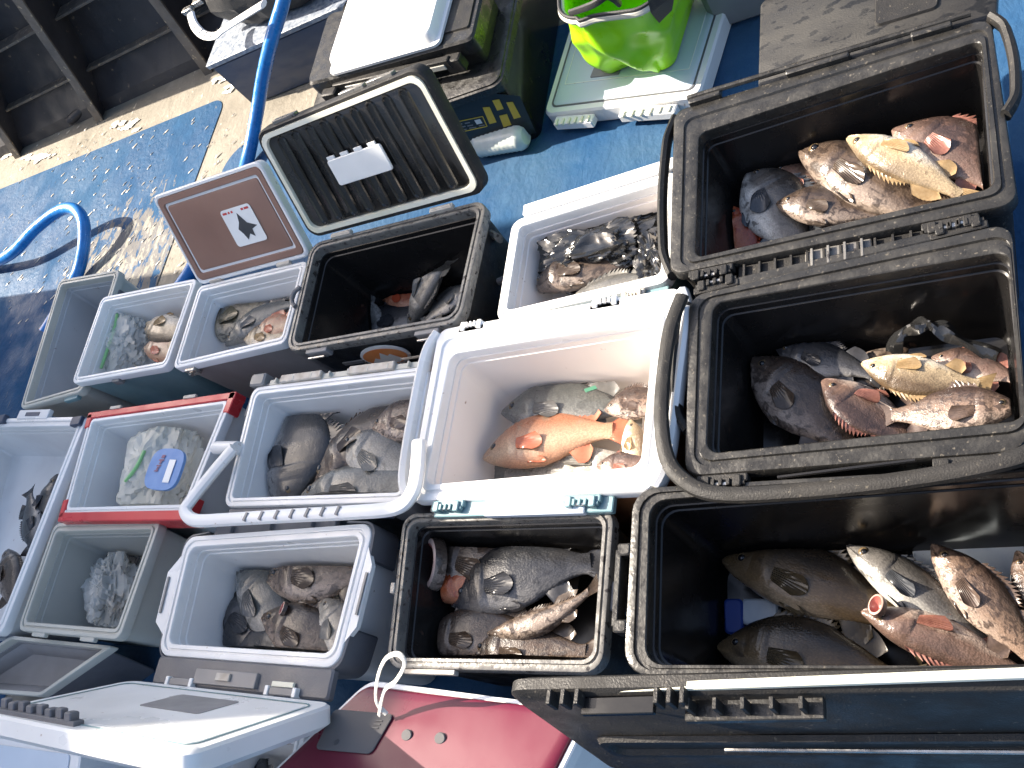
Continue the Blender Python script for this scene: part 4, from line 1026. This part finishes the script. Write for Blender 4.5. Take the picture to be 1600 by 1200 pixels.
def fish(key, label, head, tail, kind, br=.32, side=1, z=None, z1=None, bend=0., mouth=0., roll=0., eye=1, pec=1, lift=0., cat='fish', twist=0.):
    z = z if z is not None else .25
    z1 = z if z1 is None else z1
    H, T = P(*head, z), P(*tail, z1)
    x = T-H; L = x.length; x.normalize()
    y = Vector((0, 0, 1)).cross(x).normalized()*side
    zz = x.cross(y)*side; zz.normalize()
    if zz.z < 0: zz = -zz
    cr, sr = cos(roll), sin(roll)
    y2 = y*cr+zz*sr; z2 = zz*cr-y*sr
    M = Matrix(((x.x, y2.x, z2.x), (x.y, y2.y, z2.y), (x.z, y2.z, z2.z))) @ Matrix.Diagonal((L, L, L))
    M4 = M.to_4x4(); M4.translation = H
    Mi = M4.inverted()
    root = bpy.data.objects.new('fish', None); COL.objects.link(root); root.matrix_world = M4; root.empty_display_size = .05
    meta(root, label, cat, GR[0])
    hs = br/.32
    rnd = random.Random(hash(label) % 1000 if False else sum(map(ord, label)))
    sd = rnd.uniform(0, 50)
    def curve(t): return bend*4*t*(1-t)
    def fin_(v):
        q = Vector(v); q.y += curve(q.x)
        if twist: q.z += twist*(q.x-.5)
        q.z += lift*sin(pi*min(1, max(0, q.x)))
        w = M4 @ q
        if key: w = clampbox(w, key)
        return Mi @ w
    # body
    n, k = 36, 64
    rings = []; mids = []
    ts = []
    for i in range(k+1):
        t = .91*(i/k)**1.25
        ts.append(t)
    first = 1
    if mouth > 0:
        # inner mouth rings running forward to the lips
        for t, f in ((.13, .25), (.09, .55), (.045, .8), (.018, .92)):
            ring = []
            for j in range(n):
                th = 2*pi*j/n
                ring.append(Vector((t, cos(th)*mouth*.16*f-.01, sin(th)*mouth*.13*f+.0)))
            rings.append(ring); mids.append(1)
    for i, t in enumerate(ts):
        up, lo, th_ = prof(t); up *= hs; lo *= hs
        if mouth > 0:
            g = max(0, 1-t/.16); lip = mouth*.17
            up = up*(1-g)+max(up, lip)*g; lo = lo*(1-g)+max(lo, lip*1.1)*g; th_ = th_*(1-g)+max(th_, mouth*.13)*g
            if t < .003: t = .004
        ring = []
        for j in range(n):
            th = 2*pi*j/n
            cy, cz_ = cos(th), sin(th)
            yy = (up if cy > 0 else lo)*math.copysign(abs(cy)**.95, cy)
            z_ = th_*math.copysign(abs(cz_)**.85, cz_)
            # gill cover edge, cheek, jaw line, shoulder
            gx = .275-.55*(yy/hs)**2*2.2-.02*(yy/hs > 0)
            sidef = abs(cz_)**.6
            d = sstep(gx-.16, gx-.01, t)*(1-sstep(gx-.008, gx+.012, t))*.015*sidef
            d -= .015*math.exp(-((t-gx-.014)/.010)**2)*sidef
            gx2 = .17-.9*(yy/hs)**2
            d -= .006*math.exp(-((t-gx2)/.008)**2)*sidef
            mline = -.012-.25*t
            if t < .115 and mouth <= 0: d -= .016*math.exp(-((yy/hs-mline)/.006)**2)*sidef*sstep(0, .012, t)*(1-sstep(.09, .115, t))
            ex = (t-.115)**2+((yy/hs)-.014)**2
            d += .007*math.exp(-ex/.0009)*sidef
            q = Vector((t, yy, z_))
            nz_ = noise.noise(Vector((t*7+sd, yy*9, z_*9)))*.0032+noise.noise(Vector((t*24+sd, yy*26, z_*26)))*.0006
            d += nz_*(1 if t > .05 else 0)
            z_ += math.copysign(d, cz_)*(abs(cz_)**.5)
            yy += cy*nz_
            ring.append(Vector((t, yy, z_)))
        rings.append(ring); mids.append(0)
    rings = [[fin_(v) for v in r] for r in rings]
    mb = MB(); nn = len(rings[0])
    for a in range(len(rings)-1): mb.loft([rings[a], rings[a+1]], mi=1 if mids[a] else 0, cap0=(a == 0 and not mouth), cap1=(a == len(rings)-2))
    if mouth: mb.add(rings[0], [tuple(range(nn))], 1)
    import bmesh
    me_o = mb.build('body', ['fish_'+kind, 'mouth_red'], root, 60, world=False, fix=False)
    bm = bmesh.new(); bm.from_mesh(me_o.data); bmesh.ops.remove_doubles(bm, verts=bm.verts, dist=1e-5); bmesh.ops.recalc_face_normals(bm, faces=bm.faces); bm.to_mesh(me_o.data); bm.free()
    # fins: a fan between two edges, with rays standing proud
    def fan(name, base0, base1, tip0, tip1, rays, zoff, zt, spiky=0., rib=.0022):
        mbf = MB(); rows = []
        m_ = rays*2
        for i in range(m_+1):
            u = i/m_; b = base0.lerp(base1, u); tp_ = tip0.lerp(tip1, u)
            bul = sin(pi*min(1, u*1.0))*.25
            out = (tp_-b)
            o_ = (.66+.46*sin(pi*(.14+.74*u))) if name != 'tail_fin' else 1-.12*sin(pi*u)
            if spiky: o_ *= (1 if i % 2 == 0 else 1-spiky)*(.55+.45*sin(pi*min(1, .12+u*.9)))
            row = []
            for s_ in range(6):
                f = s_/5
                q = b+out*o_*f
                row.append(Vector((q.x, q.y, q.z+zoff*(1-f)+zt*f+(rib if i % 2 == 0 else -rib)*(1-.3*f)+.008*sin(f*3+u*4))))
            rows.append(row)
        rows2 = [[v-Vector((0, 0, .004)) for v in r] for r in rows]
        rw = [[fin_(v) for v in r] for r in rows]; rw2 = [[fin_(v) for v in r] for r in rows2]
        mbf.loft(rw, closed=False); mbf.loft(rw2, closed=False)
        return mbf.build(name, 'fin_'+kind, root, 50, world=False)
    V = Vector
    fan('tail_fin', V((.885, -.045*hs, 0)), V((.885, .045*hs, 0)), V((1.01, -.105*hs, 0)), V((1.01, .105*hs, 0)), 9, .004, .0)
    fan('dorsal_fin', V((.26, .125*hs, .0)), V((.58, .125*hs, .0)), V((.33, .205*hs, 0)), V((.66, .185*hs, 0)), 10, .012, .02, spiky=.38)
    fan('dorsal_fin', V((.60, .112*hs, .0)), V((.78, .058*hs, .0)), V((.68, .195*hs, 0)), V((.85, .11*hs, 0)), 7, .004, .012)
    fan('anal_fin', V((.62, -.09*hs, .0)), V((.76, -.055*hs, .0)), V((.71, -.18*hs, 0)), V((.80, -.11*hs, 0)), 6, .004, .01)
    if pec:
        up, lo, th_ = prof(.31)
        fan('pectoral_fin', V((.295, -.055*hs, th_*.80)), V((.295, .005*hs, th_*1.0)), V((.44, -.10*hs, 0)), V((.475, .0*hs, 0)), 8, .012, th_*.95+.02)
        fan('pelvic_fin', V((.34, -.125*hs, th_*.35)), V((.36, -.105*hs, th_*.5)), V((.46, -.155*hs, 0)), V((.49, -.12*hs, 0)), 5, .0, th_*.45+.012, rib=.0015)
    if eye:
        up, lo, th_ = prof(.115); er = .027
        for sgn in ((1, -1) if abs(roll) > .6 else (1,)):
            c = V((.115, .014*hs, sgn*(th_*.86+.002)))
            mbf = MB(); rg = []
            for a, rr_ in ((-.3, 1.25), (.0, 1.2), (.18, 1.0), (.34, .86), (.40, .66), (.62, .60), (.78, .35), (.84, .01)):
                rg.append([fin_(c+V((cos(2*pi*j/20)*er*rr_, sin(2*pi*j/20)*er*rr_, sgn*a*er))) for j in range(20)])
            mbf.loft(rg[:5], mi=0); mbf.loft(rg[4:], mi=1)
            mbf.build('eye', ['eye_iris', 'eye_dark'], root, 60, world=False, fix=True)
    return root

zA, zB_, zC, zD = .285, .25, .13, .215
fish('A', 'red orange fish head standing in the left corner of the top right cooler', (1143, 322), (1172, 430), 'red', .50, 1, z=.27, z1=.235, pec=0)
fish('A', 'black fish with white belly beside the red fish head', (1172, 262), (1262, 412), 'blackwhite', .52, 1, z=.275, z1=.255)
fish('A', 'small rosy fish face peeping out behind the wide brown head', (1206, 262), (1330, 330), 'rosy', .42, 1, z=.26, z1=.24, mouth=.0)
fish('A', 'wide brown fish head with a round eye near the front rim', (1212, 318), (1400, 338), 'brown', .42, 1, z=.30, z1=.26, lift=.03)
fish('A', 'long dark mottled fish lying across the top right cooler', (1247, 232), (1510, 370), 'brown', .33, 1, z=.295, z1=.25, lift=.04)
fish('A', 'white bellied fish with golden fin between two brown ones', (1322, 216), (1520, 318), 'pale', .29, -1, z=.345, z1=.31, bend=-.02, lift=.035)
fish('A', 'thick pale brown fish curving down the right wall of the top right cooler', (1394, 202), (1576, 318), 'rosy', .46, 1, z=.325, z1=.28, bend=.09, lift=.03)
fish('A', 'dark fish half hidden at the bottom of the top right cooler', (1420, 300), (1250, 370), 'black', .4, -1, z=.235)
# B
fish('B', 'big dark fish head in the gloom at the left of the middle right cooler', (1172, 560), (1350, 720), 'brown', .46, 1, z=.26, z1=.22, lift=.02)
fish('B', 'dark fish lying behind the big head, its back to the far wall', (1212, 545), (1380, 590), 'black', .36, 1, z=.25, z1=.25)
fish('B', 'cream bellied fish lit by the sun in the middle right cooler', (1345, 568), (1550, 604), 'pale', .38, -1, z=.30, z1=.27, bend=.03, lift=.03)
fish('B', 'pale fish with its chin turned up and small mouth closed', (1284, 594), (1450, 705), 'rosy', .50, -1, z=.295, z1=.25, roll=.5)
fish('B', 'brown fish with a shining eye, head at the right rim', (1594, 634), (1375, 650), 'mottled', .42, -1, z=.29, z1=.28, bend=-.02, lift=.02)
fish('B', 'small fish with a shiny dark fin at the far right corner', (1455, 558), (1600, 595), 'rosy', .46, 1, z=.26, z1=.25)
fish('B', 'dark fish underneath the cream one in the middle right cooler', (1420, 545), (1250, 640), 'brown', .4, 1, z=.215)
cs = smoothpath([P(1392, 552, .27), P(1408, 520, .30), P(1440, 506, .31), P(1462, 508, .31), P(1500, 530, .29), P(1560, 556, .26)], 6)
mb = MB(); ra, rb = [], []
for i, p in enumerate(cs):
    t = (cs[min(i+1, len(cs)-1)]-cs[max(i-1, 0)]).normalized(); s_ = Vector((0, 0, 1)).cross(t).normalized()
    wv = .014+.005*sin(i*.7)
    ra.append([p+s_*wv*a+Vector((0, 0, .006*cos(a*2.6)+.004*sin(i*.9+a*3))) for a in (-1, -.6, -.2, .2, .6, 1)])
mb.loft(ra, closed=False); mb.loft([[v-Vector((0, 0, .003)) for v in r] for r in ra], closed=False)
o = mb.build('plastic_strip', 'black_film', None, 25); meta(o, 'folded shiny black plastic strip behind the cream bellied fish', 'plastic strip')
# C
fish('C', 'large dark fish with gold scales and an oval black fin, head to the left', (1128, 875), (1450, 1000), 'gold', .36, 1, z=.14, z1=.12, bend=.05, lift=.03)
fish('C', 'large dark fish in front of the gold scaled one, golden flank in the sun', (1120, 1010), (1440, 1080), 'gold', .40, 1, z=.14, z1=.12, bend=.04, lift=.02)
g_ = fish('C', 'fish with gaping upturned mouth and red fin, nearest in the bottom right cooler', (1345, 955), (1640, 1075), 'rosy', .30, -1, z=.22, z1=.15, roll=.35, bend=-.03)
gape(g_, P(1368, 944, .245), .013, Vector((-.3, .25, .9)), 1.4, 'fish_rosy')
fish('C', 'brown and white fish pointing up left, second from the right', (1322, 852), (1570, 1030), 'blackwhite', .29, 1, z=.19, z1=.15, lift=.03, roll=-.2)
fish('C', 'blotched reddish brown fish standing steeply at the right', (1455, 850), (1640, 1060), 'mottled', .34, 1, z=.19, z1=.16, lift=.03)
fish('C', 'dark blotched fish at the right picture edge of the bottom right cooler', (1588, 860), (1680, 1040), 'mottled', .38, -1, z=.17, z1=.15)
fish('C', 'dark fish under the others at the bottom of the largest cooler', (1250, 860), (1480, 900), 'black', .36, 1, z=.095)
for (nm, lb, q_, zc, mm, h_) in (('ice_block', 'white ice block showing between the dark fish heads', [(1268, 846), (1330, 846), (1330, 872), (1275, 872)], .10, 'ice_pack', .04),
                        ('ice_block', 'white ice block against the far wall at the right of the largest cooler', [(1420, 842), (1600, 832), (1610, 930), (1440, 920)], .10, 'ice_pack', .04),
                        ('ice_block', 'pale ice block beside the dark blue pack', [(1158, 935), (1215, 935), (1215, 975), (1158, 975)], .095, 'ice_pack', .035),
                        ('cold_pack', 'dark blue cold pack at the left under the gold scaled fish', [(1130, 935), (1160, 935), (1160, 990), (1132, 990)], .10, 'blue_pack', .035)):
    pl = Plate([P(*x, zc) for x in q_]); o = MB().loft([pl.ring(.002, .01, -h_), pl.ring(0, .01, -.004), pl.ring(.004, .01, 0)], True, True).build(nm, mm, None); meta(o, lb, nm.replace('_', ' '))
# D
fish('D', 'grey green fish with a green tag lying along the far wall', (783, 645), (1005, 640), 'grey', .37, 1, z=.235, z1=.22, bend=.02, lift=.01)
fish('D', 'bright orange fish in the white cooler, head to the left', (754, 716), (980, 672), 'orange', .40, 1, z=.26, z1=.24, bend=.035, roll=-.12, lift=.015, eye=1)
fish('D', 'pale grey fish under the orange one, showing along the near wall', (1010, 730), (770, 745), 'silver', .32, 1, z=.215)
fish('D', 'small sunlit dark fish head at the far right of the white cooler', (944, 640), (1060, 620), 'mottled', .48, 1, z=.26, z1=.25)
fish('D', 'cream fish side by the right wall of the white cooler', (985, 655), (1000, 760), 'pale', .42, 1, z=.27, z1=.25)
fish('D', 'small rosy fish nose in the near right corner of the white cooler', (932, 728), (1040, 730), 'rosy', .42, 1, z=.262)
tgp = Plate([P(912, 608, .275), P(930, 602, .275), P(933, 607, .275), P(915, 613, .275)])
o = flat(MB(), tgp.ring(0, .001, 0)).add([v-Vector((0, 0, .002)) for v in tgp.ring(0, .001, 0)], [tuple(range(24))]).build('fish_tag', 'green_tag', None, 0); meta(o, 'green strip tag on the back of the grey green fish', 'tag')
# E
fish('E', 'dark grey fish with a red gill in front of the black bag', (828, 452), (1020, 405), 'brown', .36, 1, z=.285, z1=.28, bend=.05, lift=.02)
fish('E', 'silver flanked fish along the near wall beside the black bag', (868, 500), (1075, 430), 'silver', .34, 1, z=.285, z1=.285, lift=.02, bend=.02)
bb2 = thing('plastic_bag', P(940, 385, .25), 'crumpled shiny black plastic bag behind two grey fish', 'bag')
crumple('film', P(945, 388, .275), .18, .095, .060, 'black_film', bb2, .34, 9, 2.2, n=120, k=60, rot=.06, smooth=22, clampkey='E')
crumple('fold', P(1030, 410, .275), .05, .09, .05, 'black_film', bb2, .34, 12, 8.2, n=70, k=36, rot=.3, smooth=22, clampkey='E')
# F
fish('F', 'fish standing with its silver tail raised in the black cooler', (640, 512), (715, 372), 'silver', .30, -1, z=.13, z1=.27, bend=-.06)
fish('F', 'dark fish with tail sticking up at the left of the raised silver one', (600, 520), (566, 455), 'grey', .34, 1, z=.13, z1=.19, pec=0, eye=0)
fish('F', 'small orange brown fish head in the middle of the black cooler', (600, 462), (670, 470), 'red', .5, 1, z=.14)
fish('F', 'dark fish at the near edge of the black cooler', (560, 515), (700, 480), 'black', .42, 1, z=.125)
fish('F', 'grey fish in the right corner of the black cooler', (735, 445), (660, 505), 'silver', .46, -1, z=.15)
# G
fish('G', 'broad dark olive fish against the far wall of the taupe cooler', (312, 535), (470, 455), 'olive', .40, 1, z=.265, bend=.06, lift=.01)
fish('G', 'curved grey fish in the taupe cooler', (352, 540), (470, 470), 'grey', .34, 1, z=.285, bend=.07)
fish('G', 'orange and white fish head at the right of the taupe cooler', (400, 517), (470, 505), 'orange', .5, 1, z=.30)
fish('G', 'small white fish at the near edge of the taupe cooler', (382, 530), (470, 520), 'pale', .42, 1, z=.295)
# H
fish('H', 'white fish with orange back at the far right of the small cooler', (227, 510), (305, 520), 'pale', .40, -1, z=.26)
fish('H', 'orange bellied fish below the white one in the small cooler', (226, 542), (300, 555), 'orange', .36, 1, z=.245)
fish('H', 'dark fish inside the green zipped bag', (176, 560), (235, 520), 'black', .75, 1, z=.20)
def bag(name, label, c, rx, ry, rz, m, seed, rot, key, amp=.25, cat='bag'):
    t = thing(name, Vector(c), label, cat); crumple('film', Vector(c), rx, ry, rz, m, t, amp, 18, seed, n=70, k=36, rot=rot, clampkey=key, smooth=25); return t
b_ = bag('zip_bag', 'clear zip bag with a green seal holding a dark fish', P(192, 532, .235), .13, .17, .065, 'clear_film', 4.4, .4, 'H')
MB().tube([clampbox(p, 'H', .030) for p in smoothpath([P(182, 488, .31), P(174, 515, .30), P(160, 548, .30), P(148, 578, .30)], 6)], .006, 6).build('zip_seal', 'green_zip', b_)
# I
fish('I', 'dark fish tail sticking out in the narrow grey cooler, upper one', (165, 540), (128, 492), 'black', .35, 1, z=.10, z1=.13, eye=0, pec=0)
fish('I', 'dark fish tail sticking out in the narrow grey cooler, lower one', (160, 570), (110, 546), 'black', .35, 1, z=.10, z1=.13, eye=0, pec=0)
# J
fish('J', 'dark fish standing along the right wall of the long white cooler', (92, 740), (40, 870), 'black', .36, 1, z=.12, z1=.10)
fish('J', 'dark fish with a tail fin pointing up in the long white cooler', (60, 860), (45, 765), 'black', .42, 1, z=.11, z1=.14, eye=0)
fish('J', 'brown fish at the near end of the long white cooler', (12, 858), (20, 960), 'brown', .42, 1, z=.12)
# K
fish('K', 'dark fish tail beside the cloudy bag in the red cornered cooler', (230, 760), (162, 738), 'black', .36, 1, z=.18, eye=0, pec=0)
fish('K', 'dark fish along the near wall of the red cornered cooler', (150, 785), (260, 762), 'black', .34, 1, z=.17)
b_ = bag('zip_bag', 'cloudy white plastic bag with a blue label in the red cornered cooler', P(252, 725, .25), .145, .19, .07, 'cloudy_film', 6.1, .15, 'K', .22)
c_ = P(257, 733, .335); u_ = (P(266, 706, .335)-P(248, 758, .335)); v_ = P(282, 735, .335)-P(233, 732, .335)
lab = MB().loft([[c_+u_*.62*math.copysign(abs(cos(a*pi/16))**.6, cos(a*pi/16))+v_*.52*math.copysign(abs(sin(a*pi/16))**.6, sin(a*pi/16))+Vector((0, 0, h_)) for a in range(32)] for h_ in (-.008, .0, .002)], True, True).build('label', 'sticker_blue', b_)
lp = Plate([c_-v_*.5+u_*.5, c_+v_*.5+u_*.5, c_+v_*.5-u_*.5, c_-v_*.5-u_*.5])
flat(MB(), lp.poly([(lp.lx*.60, lp.ly*.10), (lp.lx*.80, lp.ly*.10), (lp.lx*.80, lp.ly*.78), (lp.lx*.60, lp.ly*.78)], .0045)).build('label_panel', 'sticker_white', lab)
for k, (x_, y_, w_, h_) in enumerate(((.36, .86, .05, .05), (.34, .75, .08, .025), (.33, .68, .03, .05), (.31, .58, .07, .02), (.30, .50, .03, .05), (.28, .42, .06, .02))):
    flat(MB(), lp.poly([(lp.lx*(x_-w_), lp.ly*(y_-h_)), (lp.lx*(x_+w_), lp.ly*(y_-h_)), (lp.lx*(x_+w_+.02), lp.ly*(y_+h_)), (lp.lx*(x_-w_+.02), lp.ly*(y_+h_))], .0046)).build('red_print', 'faded_red', lab)
MB().tube(smoothpath([P(196, 752, .325), P(213, 730, .335), P(226, 704, .335)], 5), .006, 6).build('zip_seal', 'green_zip', b_)
# L
fish('L', 'round black fish at the left of the white cooler with the bail handle', (452, 792), (476, 606), 'black', .80, -1, z=.30, z1=.30, pec=1, bend=-.02, lift=.03)
fish('L', 'small dark fish tail pointing left in the white cooler', (450, 682), (390, 668), 'black', .25, 1, z=.30, eye=0, pec=0)
fish('L', 'brown fish with big gill arching over in the middle', (490, 765), (690, 615), 'brown', .36, 1, z=.31, bend=.09, lift=.02, roll=-.15)
fish('L', 'fish head with white chin and small eye pointing left', (532, 688), (700, 770), 'silver', .40, 1, z=.33, z1=.29, lift=.02)
fish('L', 'pale spotted fish at the far right of the bail handled cooler', (580, 668), (720, 640), 'mottled', .46, 1, z=.335)
fish('L', 'brown grey fish along the near wall of the bail handled cooler', (470, 775), (700, 752), 'grey', .30, 1, z=.32)
# M
fish('M', 'dark fish in the clear bag of the beige cooler', (165, 870), (215, 880), 'black', .6, 1, z=.14)
fish('M', 'dark fish deeper in the beige cooler', (150, 960), (205, 940), 'black', .5, 1, z=.13)
bag('plastic_bag', 'thin clear bag in the beige cooler', P(178, 925, .15), .09, .14, .06, 'clear_film', 7.3, .5, 'M', .35)
# N
fish('N', 'fish with pale open lips at the far left of the dark shelled cooler', (376, 880), (485, 1050), 'grey', .36, 1, z=.255, z1=.22, lift=.03)
fish('N', 'blunt headed dark fish in the middle of the dark shelled cooler', (416, 905), (610, 880), 'brown', .46, 1, z=.27, z1=.25)
fish('N', 'dark fish with its square black tail at the left wall', (530, 1045), (308, 993), 'black', .28, -1, z=.235)
g_ = fish('N', 'fish with pale mouth pointing up left near the middle', (410, 962), (570, 1035), 'brown', .40, 1, z=.28, z1=.25)
gape(g_, P(440, 950, .31), .012, Vector((-.5, .1, .9)), 1.3, 'fish_mottled')
fish('N', 'dark fish at the right wall below the silver patch', (505, 935), (560, 1060), 'silver', .5, 1, z=.262)
fish('N', 'fish with white belly line curving along the near left', (345, 925), (470, 1065), 'black', .36, -1, z=.235, bend=.06)
# O
g_ = fish('O', 'big fish with a gaping red mouth in the black cooler beside the crimson lid', (662, 868), (905, 905), 'brown', .40, 1, z=.265, z1=.23, lift=.02)
gape(g_, P(668, 880, .325), .034, Vector((-.45, -.15, .9)), 1.5)
fish('O', 'red cheeked fish under the gaping mouth', (660, 930), (860, 885), 'red', .30, 1, z=.272, z1=.25, eye=0, pec=0)
fish('O', 'thick black fish with sheen on its flank in the middle', (705, 945), (950, 880), 'black', .42, 1, z=.262, bend=.05, lift=.03)
fish('O', 'fish tail bending up with a yellow edge on the right', (760, 990), (935, 910), 'brown', .20, 1, z=.285, z1=.30, bend=-.10, eye=0, pec=0)
fish('O', 'dark fish head at the lower left of the black cooler', (660, 1000), (860, 985), 'brown', .38, 1, z=.26, lift=.02)
fish('O', 'dark fish along the near wall of the black cooler', (735, 1015), (935, 1020), 'brown', .36, 1, z=.27)
fish('O', 'dark fish at the far wall of the black cooler', (760, 850), (935, 880), 'black', .30, 1, z=.235)
# S
fish('S', 'dark fish in the white cooler under the raised white lid', (385, 1165), (420, 1240), 'black', .5, 1, z=.16)
